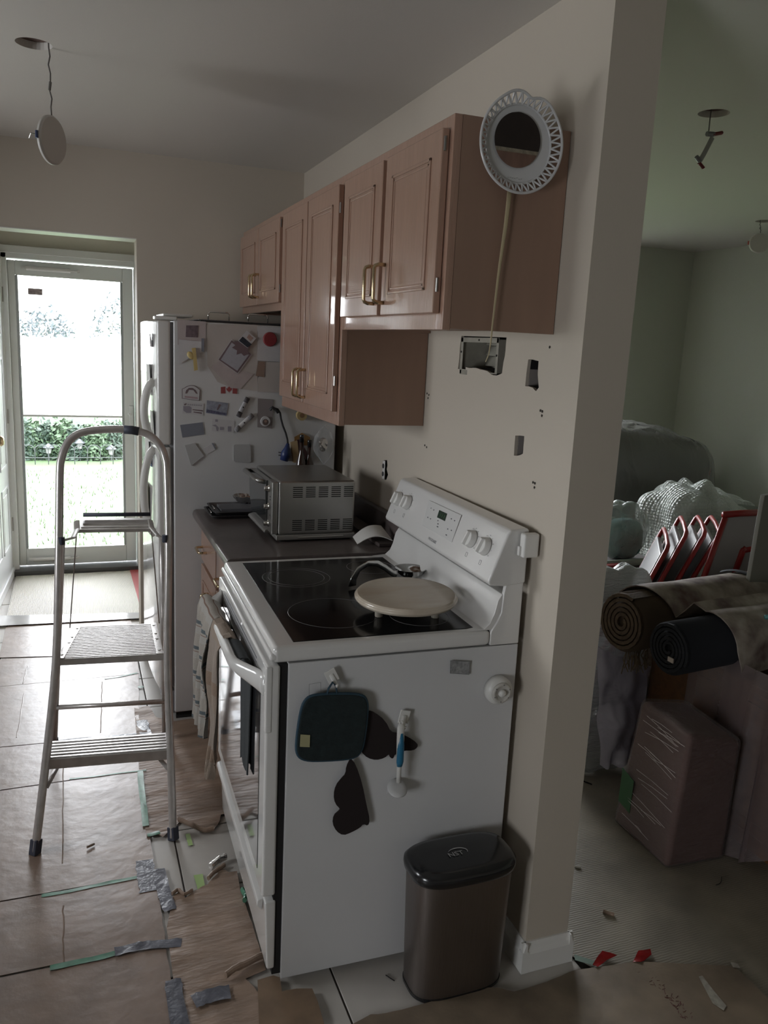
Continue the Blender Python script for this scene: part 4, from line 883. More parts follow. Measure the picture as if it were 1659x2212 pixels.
# ---------------- plate, cable ----------------
PY=-.030
pt_=thing('decorative_plate','white openwork plate with dark round picture hung on the cabinet side','plate',(-.145,PY,2.045))
porc=mat('porcelain',(.60,.60,.60),.15,coat=.4)
pc=Vector((-.145,PY,2.045)); ex_=Vector((1,0,0)); ez_=Vector((0,0,1))
def prim(a,r): # heart-like notch at the top
    d_=abs(((a-1.40+PI)%(2*PI))-PI); return r*(1-.09*math.exp(-(d_/.15)**2)+.03*math.exp(-((d_-.42)/.2)**2))
def ring(r0,r1,d0,d1,nm,mm):
    n_=96; m=MB(); vs=[]
    for i in range(n_):
        a=2*PI*i/n_
        for r,dd in ((r0,d0),(r1,d1),(r1,d1+.003),(r0,d0+.003)): q=prim(a,r) if r>.085 else r; vs.append(pc+ex_*q*math.cos(a)+ez_*q*math.sin(a)*1.02+Vector((0,dd,0)))
    m._add(vs,[(4*i+k,4*i+(k+1)%4,4*((i+1)%n_)+(k+1)%4,4*((i+1)%n_)+k) for i in range(n_) for k in range(4)]); return m.build(nm,mm,pt_,smooth=False)
ring(.001,.080,.012,.006,'well',porc)
ri=[pc+ex_*prim(a,.1005)*math.cos(a)+ez_*prim(a,.1005)*math.sin(a)*1.02+Vector((0,-.010,0)) for a in [2*PI*k/84 for k in range(84)]]
MB().tube(ri,[.0032+.0012*math.sin(k*2*PI/84*42) for k in range(84)],8,closed=True).build('rim',porc,pt_,smooth=True)
MB().tube([pc+ex_*.080*math.cos(a)+ez_*.0815*math.sin(a)+Vector((0,.004,0)) for a in [2*PI*k/72 for k in range(72)]],.0028,6,closed=True).build('inner_rim',porc,pt_,smooth=True)
m=MB()
for k in range(36):
    a=2*PI*k/36
    for da in (-.085,.085):
        p0=pc+ex_*.080*math.cos(a)+ez_*.0815*math.sin(a)+Vector((0,.003,0)); r=prim(a+da,.1005); p1=pc+ex_*r*math.cos(a+da)+ez_*r*math.sin(a+da)*1.02+Vector((0,-.010,0))
        m.tube([p0,p0.lerp(p1,.5)+Vector((0,-.001,0)),p1],.0024,5,cap=False)
m.build('openwork',porc,pt_,smooth=True)
# plain stand-in picture: dark field, pale band, dull pink lower part
pcx=pc+Vector((-.004,0,.008))
def disc_slice(z0,z1,mm,nm,y):
    P=[];R=.057
    for k in range(25):
        z=z0+(z1-z0)*k/24; P.append(pcx+Vector((math.sqrt(max(0,R*R-z*z)),y,z)))
    Q=[Vector((2*pcx.x-p.x,p.y,p.z)) for p in P[::-1]]
    MB().prism(P+Q,(0,-.0008,0)).build(nm,mm,pt_)
disc_slice(-.018,.0569,mat('picture_dark',(.022,.014,.012),.35,noise_s=50,noise_a=.3),'picture_upper',.004)
disc_slice(-.026,-.018,mat('picture_band',(.30,.26,.19),.5,noise_s=150,noise_a=.5),'picture_band',.004)
disc_slice(-.0569,-.026,mat('picture_lower',(.20,.115,.085),.5,noise_s=50,noise_a=.4,stretch=(1,1,.2)),'picture_lower',.004)
m=MB()
for k in range(7): q=pc+Vector((-.022+.0055*k,.0042,-.0705+.0008*math.sin(k*2))); m.tube([q,q+Vector((.0035,0,.0014*math.sin(k*3.3)))],.0004,4)
m.build('caption_scrawl',mat('caption_grey',(.2,.2,.2),.6),pt_)
cb_=[at(u,v,'y',-.018) for u,v in ((1101,408),(1098,440),(1092,490),(1083,550),(1076,600),(1070,650),(1064,700),(1060,740),(1056,765),(1049,782))]
tag(MB().tube(cb_,[(.0015,.0058),(.0015,.0056),(.0014,.005),(.0014,.0042),(.0013,.0035),(.0012,.003),(.0011,.0024),(.001,.002),(.001,.0015),(.001,.0012)],8,flat=(0,1,0)).build('cable',mat('cable_cream',(.50,.42,.26),.5),None,smooth=True),'thin cream cable hanging from the plate down past the duct opening','cable')
# ---------------- ceiling lights left hanging ----------------
wirem=mat('wire_grey',(.16,.15,.14),.6)
def hang_disc(name,lab,hole,u,v,y,r,yaw,tilt,clips,pu,pv):
    c=at(u,v,'y',y); t=thing(name,lab,'light',(hole.x,hole.y,ZC)); n_=Vector((math.cos(yaw),math.sin(yaw),tilt)).normalized(); top=c+Vector((0,0,r))
    MB().lathe([(r*.8,-.008),(r,-.006),(r,.001),(r*.93,.006),(r*.90,.006)],c,n_,seg=40).build('disc',mat('light_white',(.55,.53,.50),.45),t,bevel=.001)
    a=at(pu,pv,'z',ZC); a.z+=.06
    pts=[a,Vector((a.x,a.y,ZC))]+[Vector((a.x,a.y,ZC)).lerp(top,k/8)+Vector((.003*math.sin(k*2.3),0,0)) for k in range(1,8)]+[top]
    MB().tube(pts,.0022,6).build('wire',wirem,t,smooth=True)
    MB().tube([pts[5],pts[6]],.004,6).build('wire_nut',wirem,t)
    e1=Vector((-n_.y,n_.x,0)).normalized()
    for s_ in (-1,1):
        q=c+e1*s_*(r+.002)-n_*.004
        MB().tube([q-Vector((0,0,.010)),q+Vector((0,0,.010))],(.004,.006),6).build('spring_clip',clips,t)
        MB().tube([q,q+e1*s_*.010-n_*.012,q+e1*s_*.004-n_*.022+Vector((0,0,-.012))],.0015,5).build('spring_wire',steel,t)
    return t
blc=mat('clip_blue',(.05,.07,.16),.5)
hang_disc('hanging_light','round white puck light hanging on a thin wire above the ladder',KH,113,303,1.045,.068,-.56,-.02,blc,105,103)
hang_disc('hanging_light','round white light hanging at the right edge near the living room ceiling',LH2,1640,525,2.10,.055,-2.15,-.05,mat('clip_red',(.35,.05,.04),.5),1642,479)
t=thing('light_bracket','narrow light bracket with red tagged ends hanging from the living room ceiling hole','bracket',(LH.x,LH.y,ZC)); by=LH.y
P_=lambda u,v: at(u,v,'y',by)
MB().tube([at(1535,250,'z',ZC)+Vector((0,0,.05)),P_(1533,262),P_(1531,283)],.0022,6).build('wire',wirem,t)
MB().tube([P_(1539,297),P_(1522,330),P_(1512,348)],(.003,.009),8,flat=(0,1,0)).build('arm',mat('bracket_grey',(.34,.34,.32),.4,metal=.4),t)
MB().tube([P_(1527,289),P_(1542,290)],.008,8).build('joint',greyp,t); MB().tube([P_(1504,338),P_(1512,349)],.007,8).build('joint',greyp,t)
rdc=mat('clip_red_dark',(.16,.02,.02),.5)
MB().tube([P_(1538,291),P_(1559,287)],(.006,.008),8).build('clip',rdc,t); MB().tube([P_(1510,352),P_(1519,363)],(.005,.008),8).build('clip',rdc,t)
# ---------------- step ladder ----------------
lad=thing('stepladder','aluminium stepladder with two steps and curved top rail standing in the kitchen','ladder',(-1.0,1.05,0))
fl_=Vector((-1.223,.750,0)); fr_v=Vector((-.809,.708,0)); lean=Vector((0,.30,1)); nF=(fr_v-fl_).cross(lean).normalized()
F=lambda u,v,d=0: onp(u,v,fl_+nF*d,nF)
rl=Vector((-1.18,1.46,0)); rr=Vector((-.764,1.392,0)); nB=(rr-rl).cross(Vector((0,-.33,1))).normalized()
B_=lambda u,v: onp(u,v,rl,nB)
left=[(76,1838),(98,1655),(121,1428),(127,1200),(129,1030),(133,990),(146,957),(168,938),(200,930),(250,927),(290,930),(322,940),(345,962),(357,990),(361,1030),(364,1200),(362,1415),(369,1640),(374,1808)]
pts=[F(*q) for q in left]; 
def cr(P,n=4):
    out=[]
    for i in range(len(P)-1):
        p0,p1,p2,p3=P[max(i-1,0)],P[i],P[i+1],P[min(i+2,len(P)-1)]
        for k in range(n):
            t=k/n; out.append(.5*((2*p1)+(-p0+p2)*t+(2*p0-5*p1+4*p2-p3)*t*t+(-p0+3*p1-3*p2+p3)*t**3))
    return out+[P[-1]]
MB().tube(cr(pts),(.0165,.0125),12,flat=(0,1,-.3)).build('front_rail',alu,lad,smooth=True)
MB().tube([F(268,928),F(285,929),F(300,932)],(.0182,.0145),12,flat=(0,1,-.3)).build('rail_grip',mat('grip_dark',(.06,.065,.09),.6),lad,smooth=True)
bl=mat('foot_dark_blue',(.045,.05,.075),.6)
for (a,b) in (((79,1812),(75,1847)),((373,1785),(375,1815))):
    p0,p1=F(*a),F(*b); p1.z=0.001; MB().tube([p0,p1],(.021,.019),4,flat=(0,1,0)).build('rubber_foot',bl,lad,bevel=.003)
lt=B_(133,1165); rt=B_(352,1160)
for p0,p1 in ((rl,lt),(rr,rt)): MB().tube([p0+Vector((0,0,.012)),p1],(.012,.010),8).build('rear_leg',alu,lad,smooth=True); MB().tube([p0+Vector((0,0,.001)),p0+Vector((0,0,.035))],.016,8).build('rubber_foot',bl,lad)
MB().tube([B_(122,1528),B_(356,1515)],(.009,.012),8).build('rear_crossbar',alu,lad,smooth=True)
# lower step
def slab(P,th,nm,par,mm=alu,bv=.002): return MB().prism(P,(0,0,-th)).build(nm,mm,par,bevel=bv)
a,b=F(99,1641),F(367,1616); zz=(a.z+b.z)/2; a.z=b.z=zz; a.y-=.006; b.y-=.006; back=Vector((0,.125,0))
s1_=slab([a,b,b+back,a+back],.006,'step',lad)
for k in range(6): 
    o=Vector((0,.010+k*.020,.0)); MB().tube([a+o+Vector((.005,0,.0012)),b+o+Vector((-.005,0,.0012))],(.0012,.005),6).build('tread_rib',alu,s1_)
MB().prism([a+Vector((0,0,-.003)),b+Vector((0,0,-.003)),b+Vector((0,0,-.034)),a+Vector((0,0,-.034))],(0,.004,0)).build('step_front',alu,s1_,bevel=.001)
for (q0,q1) in (((100,1702),(125,1664)),((364,1662),(338,1638))): MB().tube([F(*q0),F(*q1)+Vector((0,.03,0))],(.002,.009),6).build('brace',alu,lad)
# platform step
a,b=F(121,1424),F(354,1413); zz=(a.z+b.z)/2; a.z=b.z=zz; c_=at(338,1346,'z',zz); d_=at(163,1353,'z',zz)
s2_=slab([a,b,c_,d_],.004,'platform',lad)
for k in range(20):
    t_=(k+.7)/20.5; MB().tube([a.lerp(d_,t_).lerp(b.lerp(c_,t_),.07)+Vector((0,0,.001)),a.lerp(d_,t_).lerp(b.lerp(c_,t_),.93)+Vector((0,0,.0006))],(.0007,.0042),6).build('tread_rib',alu,s2_)
for (p,q,w_) in ((a,d_,.07),(b,c_,-.07)):
    o=(b-a)*w_; MB().prism([p,p+o,q+o*.9,q],(0,0,.003)).build('side_strip',alu,s2_,bevel=.0008,seg=1)
    for k in (.1,.45,.62,.9): MB().lathe([(.005,0),(.004,.002)],p.lerp(q,k)+o*.5+Vector((0,0,.003)),seg=10).build('rivet',steel,s2_)
MB().prism([a,b,b+Vector((0,0,-.022)),a+Vector((0,0,-.022))],(0,.003,0)).build('platform_front',alu,s2_,bevel=.001)
# top tray with folding arms
ta,tb_=at(166,1144,'y',1.10),at(328,1141,'y',1.08); tc_,td=at(325,1118,'y',1.20),at(180,1120,'y',1.22); zz=ta.z
for q in (tb_,): q.z=zz
tc_.z=td.z=zz+.012
s3_=slab([ta,tb_,tc_,td],.012,'top_tray',lad)
MB().tube([td+Vector((0,0,.012)),tc_+Vector((0,0,.012))],.007,8).build('tray_grip',bl,s3_,smooth=True)
for k in range(3): MB().tube([ta.lerp(td,.15+.3*k)+Vector((.01,0,.001)),tb_.lerp(tc_,.15+.3*k)+Vector((-.01,0,.001))],.0016,5).build('tray_rib',alu,s3_)
for (p,q,r_) in ((F(133,1168),F(158,1162),ta),(F(356,1163),F(342,1158),tb_)): MB().tube([p,q,r_,r_+Vector((0,.06,.015))],(.004,.010),8).build('folding_arm',alu,lad); MB().tube([p+Vector((0,-.01,-.01)),p+Vector((0,-.01,.014))],.010,8).build('pivot_cap',bl,lad)
MB().tube([ta+Vector((0,.02,-.004)),at(151,1356,'z',s2_.data.vertices[0].co.z*0+.515)],.0022,6).build('tie_rod',steel,lad); MB().tube([tb_+Vector((0,.02,-.004)),at(344,1346,'z',.515)],.0022,6).build('tie_rod',steel,lad)
# ---------------- bin ----------------
bn=thing('waste_bin','small brushed steel waste bin with black lid beside the stove','bin',(-.196,-.092,0)); bc=Vector((-.196,-.092,0))
def sup(a,rx,ry,n_=3.4):
    c,s=math.cos(a),math.sin(a); return (rx*abs(c)**(2/n_)*(1 if c>0 else -1),(ry*(1.10 if s<0 else .92))*abs(s)**(2/n_)*(1 if s>0 else -1))
def lo(rings,nm,mm,par,bv=0):
    m=MB(); N=64; vs=[]
    for (rx,ry,z) in rings:
        for k in range(N): x,y=sup(2*PI*k/N,rx,ry); vs.append(bc+Vector((x,y,z)))
    fs=[]
    for i in range(len(rings)-1):
        for k in range(N): k2=(k+1)%N; fs.append((i*N+k,i*N+k2,(i+1)*N+k2,(i+1)*N+k))
    fs.append(tuple(range(N))[::-1]); fs.append(tuple((len(rings)-1)*N+k for k in range(N))); m._add(vs,fs); return m.build(nm,mm,par,smooth=False,bevel=bv)
lo([(.122,.066,.001),(.126,.069,.006),(.126,.069,.014)],'base_ring',black,bn)
b1=lo([(.124,.068,.014),(.133,.074,.335)],'body',steel_can,bn); b1.data.polygons.foreach_set('use_smooth',[True]*len(b1.data.polygons))
md=b1.modifiers.new('es','EDGE_SPLIT'); md.split_angle=.9
l1=lo([(.133,.074,.328),(.139,.079,.333),(.141,.081,.345),(.140,.080,.356),(.130,.072,.366),(.112,.058,.3695),(.02,.01,.3705)],'lid',black,bn); l1.data.polygons.foreach_set('use_smooth',[True]*len(l1.data.polygons))
lgm=mat('logo_silver',(.42,.42,.42),.4); o_=at(971,1853,'z',.3705)
textmesh('logo_lettering','NST',.021,lgm,l1,o_+Vector((0,0,.0)),(1,.05,0),(-.05,1,0),.0022,1.1)
e1=Vector((1,.05,0)); e2=Vector((-.05,1,0)); sw=[o_+e1*(.030+.026*math.cos(a))+e2*(.012+.016*math.sin(a))+Vector((0,0,.0015)) for a in [2.6-k*.22 for k in range(15)]]
MB().tube(sw,[(.0003,.0004+.002*math.sin(PI*k/14)) for k in range(15)],6,flat=(0,0,1)).build('logo_swoosh',lgm,l1)
# ---------------- paper, tape and rubbish on the floor ----------------
fz=lambda u,v,z=0.0: at(u,v,'z',z)
def rag(P,amp,n=6,seed=0):
    out=[]
    for i in range(len(P)-1):
        for k in range(n):
            q=P[i].lerp(P[i+1],k/n); q=q+Vector((nz((q.x*40,q.y*40,seed)),nz((q.x*40+9,q.y*40,seed)),0))*amp; out.append(q)
    return out+[P[-1]]
def sheet(lab,poly,mm,z,amp=.002,cell=.035,freq=9,nm='floor_paper',catn='paper',th=.0012,ridge=None,group=None,kind=None,curl=0):
    """paper lying on the floor: outline filled with a fine triangle mesh that buckles a little"""
    bm=bmesh.new(); xs=[p.x for p in poly]; ys=[p.y for p in poly]
    vs=[bm.verts.new((p.x,p.y,0)) for p in poly]; es=[bm.edges.new((vs[i],vs[(i+1)%len(vs)])) for i in range(len(vs))]
    bmesh.ops.triangle_fill(bm,edges=es,use_beauty=True)
    x=math.floor(min(xs)/cell)*cell
    while x<max(xs): bmesh.ops.bisect_plane(bm,geom=bm.verts[:]+bm.edges[:]+bm.faces[:],plane_co=(x,0,0),plane_no=(1,0,0)); x+=cell
    y=math.floor(min(ys)/cell)*cell
    while y<max(ys): bmesh.ops.bisect_plane(bm,geom=bm.verts[:]+bm.edges[:]+bm.faces[:],plane_co=(0,y,0),plane_no=(0,1,0)); y+=cell
    for v in bm.verts:
        h=abs(nz((v.co.x*freq,v.co.y*freq,z*900)))*amp*1.6+abs(nz((v.co.x*freq*2.7,v.co.y*freq*2.7,3)))*amp*.6
        if ridge: h+=abs(nz((v.co.x*4,v.co.y*ridge,7)))*amp*2.2
        v.co.z=z+h
    bmesh.ops.recalc_face_normals(bm,faces=bm.faces); me=bpy.data.meshes.new(nm); bm.to_mesh(me); bm.free(); me.polygons.foreach_set('use_smooth',[True]*len(me.polygons)); me.materials.append(mm)
    o=bpy.data.objects.new(nm,me); COL.objects.link(o); md=o.modifiers.new('s','SOLIDIFY'); md.thickness=th; md.offset=1; es_=o.modifiers.new('es','EDGE_SPLIT'); es_.split_angle=.7
    return tag(o,lab,catn,group,kind)
def seam(p,q,x): # world y on the floor line through two pixels at world x
    a,b=fz(*p),fz(*q); return a.y+(b.y-a.y)*(x-a.x)/(b.x-a.x)
def edge_x(y):
    T=[(-.9,-.885),(-.03,-.885),(.52,-.876),(.77,-.896),(1.16,-.883),(2.13,-.812),(2.6,-.80)]
    for (y0,x0),(y1,x1) in zip(T[:-1],T[1:]):
        if y<=y1: return x0+(x1-x0)*(y-y0)/(y1-y0)
    return T[-1][1]
SE=[((0,2350),(400,2290)),((0,2113),(254,2061)),((0,1951),(299,1898)),((0,1710),(299,1667)),((0,1617),(301,1589)),((0,1485),(295,1458)),((0,1426),(90,1423)),((0,1338),(320,1322))]
labs=['smooth brown paper sheet in the bottom left corner of the floor','smooth brown paper sheet between the two lower green tape lines','smooth brown paper sheet under the left front foot of the ladder','smooth brown paper sheet under the lower ladder step','smooth brown paper sheet below the rear legs of the ladder','narrow brown paper sheet just behind the ladder platform','bright brown paper sheet beside the refrigerator front']
XLs=[-2.35]
for i in range(7):
    p,q=SE[i],SE[i+1]; 
    yl0,yl1=seam(*p,-2.3),seam(*q,-2.3); y0=seam(*p,-.88); y1=seam(*q,-.88)
    if i==6: yl0=seam(*p,-1.46)+.02; yl1=yl0+.45; y1=YF+.75
    poly=rag([Vector((-2.3 if i<6 else -1.45,yl0+.003,0)),Vector((edge_x(y0),y0+.003,0))],.002)[:-1]+rag([Vector((edge_x(y0),y0+.003,0)),Vector((edge_x(y1),y1-.003,0))],.004,8,i)[:-1]+rag([Vector((edge_x(y1),y1-.003,0)),Vector((-2.3 if i<6 else -1.45,(yl1 if i<6 else y1)-.003,0))],.002)[:-1]+[Vector((-2.3 if i<6 else -1.45,yl1,0))]
    sheet(labs[i],poly,kraft,.0035,.0007,.06,5,group='smooth brown floor paper sheets')
for (p_,q_,host) in (((136,1660),(136,1868),3),((136,1960),(138,2085),1),((221,1475),(217,1585),5),((52,1500),(36,1596),4),((60,1440),(50,1478),5)):
    a_,b_=fz(*p_),fz(*q_); pr_=[o for o in bpy.data.objects if o.get('label')==labs[2 if host==3 else (1 if host==1 else (5 if host==5 else 4))]][0]
    MB().tube([a_.lerp(b_,k/10)+Vector((random.uniform(-.002,.002),0,.0052)) for k in range(11)],[(.0012,.0022)]*11,5,flat=(0,0,1)).build('fold',kraft,pr_)
# vestibule paper
sheet('pale ribbed paper on the entry floor in front of the storm door',[Vector(p) for p in ((-1.455,YF+.62,0),(-.66,YF+.62,0),(-.66,YD-.095,0),(-1.455,YD-.095,0))],mat('entry_paper_pale',(.62,.59,.50),.5,noise_s=4,noise_a=.12,bump=.5,bump_s=45,wave='X'),.0062,.002,.05,6)
sheet('shiny tape band before the entry, floor glare painted in as white',[fz(-5,1356),fz(325,1338),fz(330,1326),fz(-5,1334)],mat('tape_glare_white',(.6,.6,.6),.15),.0105,.0006,.05,5,'tape','tape',.0004)  # white base colour carries the glare of the reflecting tape strip
sheet('red tape triangle on the paper by the storm door sill',[fz(280,1233),fz(301,1231),fz(304,1322),fz(296,1290)],mat('tape_red_pale',(.50,.09,.09),.4),.0105,.0006,.05,6,'tape','tape',.0004)
# crinkled paper beside the cabinets
c1=[(315,1692),(318,1740),(322,1790),(317,1812)]; c1b=[(317,1812),(330,1803),(352,1812),(368,1800),(388,1778),(412,1784),(440,1797),(462,1796),(474,1778),(478,1758)]
poly=rag([fz(*q) for q in c1b],.004,3)[:-1]+[Vector((-.565,.80,0)),Vector((-.565,1.54,0)),Vector((-.72,1.55,0)),Vector((-.78,1.60,0)),Vector((-.80,1.72,0)),Vector((-.862,1.72,0)),Vector((-.875,1.3,0)),Vector((-.89,1.0,0))]
sheet('crinkled brown paper in front of the base cabinet and refrigerator',poly,kraft_c,.0035,.0035,.02,7,ridge=26)
c2=[(374,1940),(388,1928),(400,1943),(415,1933),(432,1922),(448,1915),(462,1900),(478,1880),(495,1888),(512,1886)]
poly=rag([fz(*q) for q in c2],.004,3)+[fz(520,1930),fz(545,2000),fz(566,2070),fz(574,2100),fz(530,2118),fz(560,2150),fz(600,2212),Vector((-.62,-.35,0)),Vector((-.875,-.35,0)),Vector((-.878,0,0)),Vector((-.872,.3,0))]
sheet('crinkled brown paper between the smooth paper and the stove drawer',poly,kraft_c,.0035,.0035,.018,7,ridge=30)
poly=[fz(*q) for q in ((556,2128),(590,2118),(604,2122),(609,2152),(640,2146),(674,2146),(686,2175),(702,2230),(560,2240))]
sheet('dark torn brown paper flap in front of the stove corner',poly,mat('kraft_dark',(.24,.16,.10),.6,noise_s=14,noise_a=.35),.013,.0015,.02,9)
poly=rag([fz(*q) for q in ((752,2225),(800,2200),(868,2190),(930,2172),(952,2160),(1008,2146),(1068,2140),(1110,2150),(1180,2128),(1240,2103))],.003,4)+[Vector((.30,-.205,0)),Vector((.55,-.30,0)),Vector((.55,-.9,0)),Vector((-.5,-.9,0))]
sheet('brown paper along the bottom edge in front of the bin and wall end',poly,mat('kraft_worn',(.235,.18,.125),.5,noise_s=8,noise_a=.42,bump=.4,bump_s=26,detail=12),.0088,.0018,.03,7)
lp=rag([Vector((.15,-.13,0)),Vector((.19,-.20,0)),Vector((.30,-.24,0))],.004,4)+[Vector((.50,-.34,0)),Vector((.56,-.95,0)),Vector((2.6,-.95,0)),Vector((2.6,3.3,0)),Vector((.15,3.3,0))]
sheet('ribbed greenish brown paper covering the living room floor',lp,kraft_g,.004,.0016,.06,5)
# tapes
def tape(lab,px,w_,mm,z=.0062,amp=.001,nm='tape'):
    P=cr([fz(*q) for q in px],4); m=MB(); vs=[]
    for i,p in enumerate(P):
        t=(P[min(i+1,len(P)-1)]-P[max(i-1,0)]).normalized(); n=Vector((-t.y,t.x,0)); ww=w_/2*(1+.2*nz((i*.8,w_*90,1)))
        for s_ in (-1,-.33,.33,1): q=p+n*ww*s_; vs.append(Vector((q.x,q.y,z+abs(nz((q.x*50,q.y*50,2)))*amp*2)))
    fs=[(4*i+k,4*i+k+1,4*i+k+5,4*i+k+4) for i in range(len(P)-1) for k in range(3)]; m._add(vs,fs)
    return tag(m.build(nm,mm,None,smooth=True,solid=.0003),lab,'tape')
tape('green tape line crossing the paper behind the ladder foot shadow',[(90,1939),(150,1929),(220,1914),(296,1899)],.014,green_t)
tape('green tape line lowest on the paper at bottom left',[(108,2096),(160,2084),(210,2074),(254,2062)],.018,green_t)
tape('thin pale green tape line under the lower ladder step',[(150,1686),(200,1681),(260,1673),(316,1667)],.009,green_t)
tape('green tape running lengthwise beside the crinkled paper',[(303,1672),(306,1710),(311,1750),(315,1790)],.020,green_t,.010,.002)
tape('short green tape end behind the ladder platform',[(226,1469),(260,1464),(297,1456)],.012,green_t)
tape('small green tape scrap on the tiles near the refrigerator',[(298,1487),(310,1486)],.016,green_t)
tape('grey duct tape patch on the seam left of the tiles',[(312,1862),(316,1895),(321,1930)],.052,duct_t)
tape('wrinkled grey duct tape strip at the tile edge',[(343,1882),(350,1915),(358,1945),(368,1972)],.036,duct_t,.0072,.003)
tape('long grey duct tape over the lower seam',[(248,2062),(290,2052),(330,2046),(392,2042)],.032,duct_t,.0075,.003)
tape('grey duct tape along the seam at the bottom edge',[(374,2122),(378,2160),(390,2225)],.040,duct_t,.0075,.003)
tape('wrinkled grey duct tape patch on the crinkled paper at the bottom',[(418,2172),(450,2160),(497,2150)],.045,duct_t,.0105,.003)
tape('blue grey tape over the seam behind the lower ladder step',[(95,1608),(170,1600),(240,1594),(300,1588)],.012,duct_t,.0075,.002)
tape('crumpled silver tape by the ladder right rear leg',[(306,1560),(312,1580),(318,1600)],.045,duct_t,.0075,.004)
lime=mat('lime_tape',(.33,.48,.16),.5)
tape('lime green tape scrap on the tile near the ladder foot',[(405,1803),(412,1828)],.014,lime,.003); tape('lime green tape scrap on the tile above the crinkled paper',[(428,1892),(440,1940)],.026,lime,.004)
tape('green tape scrap left of the ladder right foot',[(318,1810),(345,1803)],.018,green_t,.009,.003)
def roll_(lab,px,r,mm,nm='paper_scrap',catn='scrap',z=None):
    P=cr([fz(*q) for q in px],4); P=[Vector((p.x,p.y,(r*.9+.009 if z is None else z)+nz((p.x*30,p.y*30,1))*.003)) for p in P]
    return tag(MB().tube(P,[(r*(1+.3*nz((i*.9,r*99,4))),r*.7) for i in range(len(P))],9).build(nm,mm,None),lab,catn)
roll_('rolled torn paper edge right of the ladder foot',[(386,1780),(410,1790),(440,1802),(462,1800)],.009,kraft_c)
roll_('rolled torn paper corner by the foot of the stove drawer',[(487,2124),(510,2108),(540,2093),(572,2078)],.010,kraft_c,z=.024)
roll_('crumpled silver tape lump on the tiles by the stove drawer',[(455,1880),(470,1868),(488,1860)],.012,foil,'tape_lump','tape',.014)
roll_('curled brown paper strip on the tiles by the stove drawer',[(450,1905),(465,1890),(485,1875)],.008,kraft_c,z=.012)
roll_('curled paper flap at the end of the tiles',[(372,1938),(385,1930),(398,1940),(415,1930)],.006,kraft_c,z=.012)
roll_('small green tape ball by the stove drawer front',[(523,1932),(530,1945),(528,1955)],.009,green_t,'tape_lump','tape',.016)
roll_('small pale wood chip on the paper near the ladder',[(188,1838),(204,1830)],.004,kraft,'wood_chip')
roll_('small light paper shred on the living room floor',[(1302,1975),(1326,1982)],.006,kraft_c,'paper_scrap',z=.010)
roll_('tiny white chip near the wall edge on the living room floor',[(1241,1876),(1254,1879)],.004,trimw,'chip',z=.009)
roll_('dark splinter on the living room floor by the wall',[(1260,1692),(1278,1700)],.003,darkm,'splinter','debris',.009)
roll_('dark small splinter on the tile in front of the stove',[(833,2108),(852,2120)],.0015,darkm,'splinter','debris',.003)
roll_('dark curled thread on the living room floor',[(1546,1917),(1556,1912),(1558,1900)],.0015,darkm,'thread','debris',.009)
gt=[Vector((.145,-.15,0)),Vector((.155,-.132,0)),Vector((.20,-.175,0)),Vector((.185,-.185,0))]
sheet('green tape scrap at the corner of the wall end baseboard',gt,mat('tape_green_dark',(.10,.16,.12),.5),.0100,.001,.02,9,'tape','tape',.0005)
for i,(px,lb) in enumerate(((((1279,2092),(1300,2062),(1332,2072),(1310,2082),(1290,2098)),'glossy red tape scrap, left of two by the wall end'),(((1366,2086),(1378,2062),(1404,2058),(1406,2072),(1384,2088)),'glossy red tape scrap, right of two by the wall end'))):
    sheet(lb,[fz(*q) for q in px],red_t,.0105,.004,.012,30,'tape','tape',.0006)
m=MB()
for i in range(60):
    t=random.random(); p=fz(1378+110*t**.9+random.uniform(-12,12),2090+120*t); l=random.uniform(.004,.014); a=random.uniform(0,PI); d=Vector((math.cos(a),math.sin(a),0)); m.tube([p+Vector((0,0,.0105)),p+d*l+Vector((0,0,.0108))],.0007,4)
tag(m.build('tape_residue',mat('residue_dark_red',(.10,.02,.02),.7)),'trail of dark red tape crumbs below the right red tape scrap','debris',kind='stuff')
for i,(px,lb) in enumerate((([(1508,2118),(1516,2116),(1540,2148),(1568,2182),(1562,2192),(1538,2176)],'pale paint smear on the paper at the bottom right'),([(1576,2086),(1592,2090),(1598,2100),(1582,2098)],'small pale paint smear on the living room paper at the right'))):
    sheet(lb,[fz(*q) for q in px],mat('smear_pale',(.40,.37,.31),.6,noise_s=60,noise_a=.5),.0118,.0004,.02,9,'paint_smear','paint',.0003)
print('floor ok')
# ---------------- living room: things piled up for the renovation ----------------
def mass(name,lab,cat,c,rx,ry,z0,z1,mm,e=2.6,amp=.04,fr=2.5,n=(30,44),taper=0,part='body',parent=None,crease=0,rz=0,top=None):
    """soft bulky covered thing standing from z0 to z1"""
    cs,sn=math.cos(rz),math.sin(rz)
    def sg(v,p): return math.copysign(abs(v)**p,v)
    def fn(s,t):
        a=t*2*PI; b=(s-.5)*PI*.999; k=2/e
        x=rx*sg(math.cos(b),k)*sg(math.cos(a),k); y=ry*sg(math.cos(b),k)*sg(math.sin(a),k); zq=sg(math.sin(b),k)
        z=(z0+z1)/2+(z1-z0)/2*zq; q=1+taper*zq
        p=Vector((x*q,y*q,z)); 
        if top: p.z+=top(x/rx,y/ry)*max(0,zq)
        d=nz((p.x*fr+c[0],p.y*fr,p.z*fr+c[1]))*amp+ (abs(nz((p.x*fr*3+5,p.y*fr*3,p.z*fr*1.2)))-.25)*crease
        nrm=Vector((p.x,p.y,p.z-(z0+z1)/2)).normalized()
        p+=nrm*d; p.z=max(p.z,z0)
        return (c[0]+p.x*cs-p.y*sn,c[1]+p.x*sn+p.y*cs,p.z)
    o=MB().grid(fn,n[0],n[1]).build(part if parent else name,mm,parent,smooth=True)
    if not parent: tag(o,lab,cat)
    return o
fz0=.006
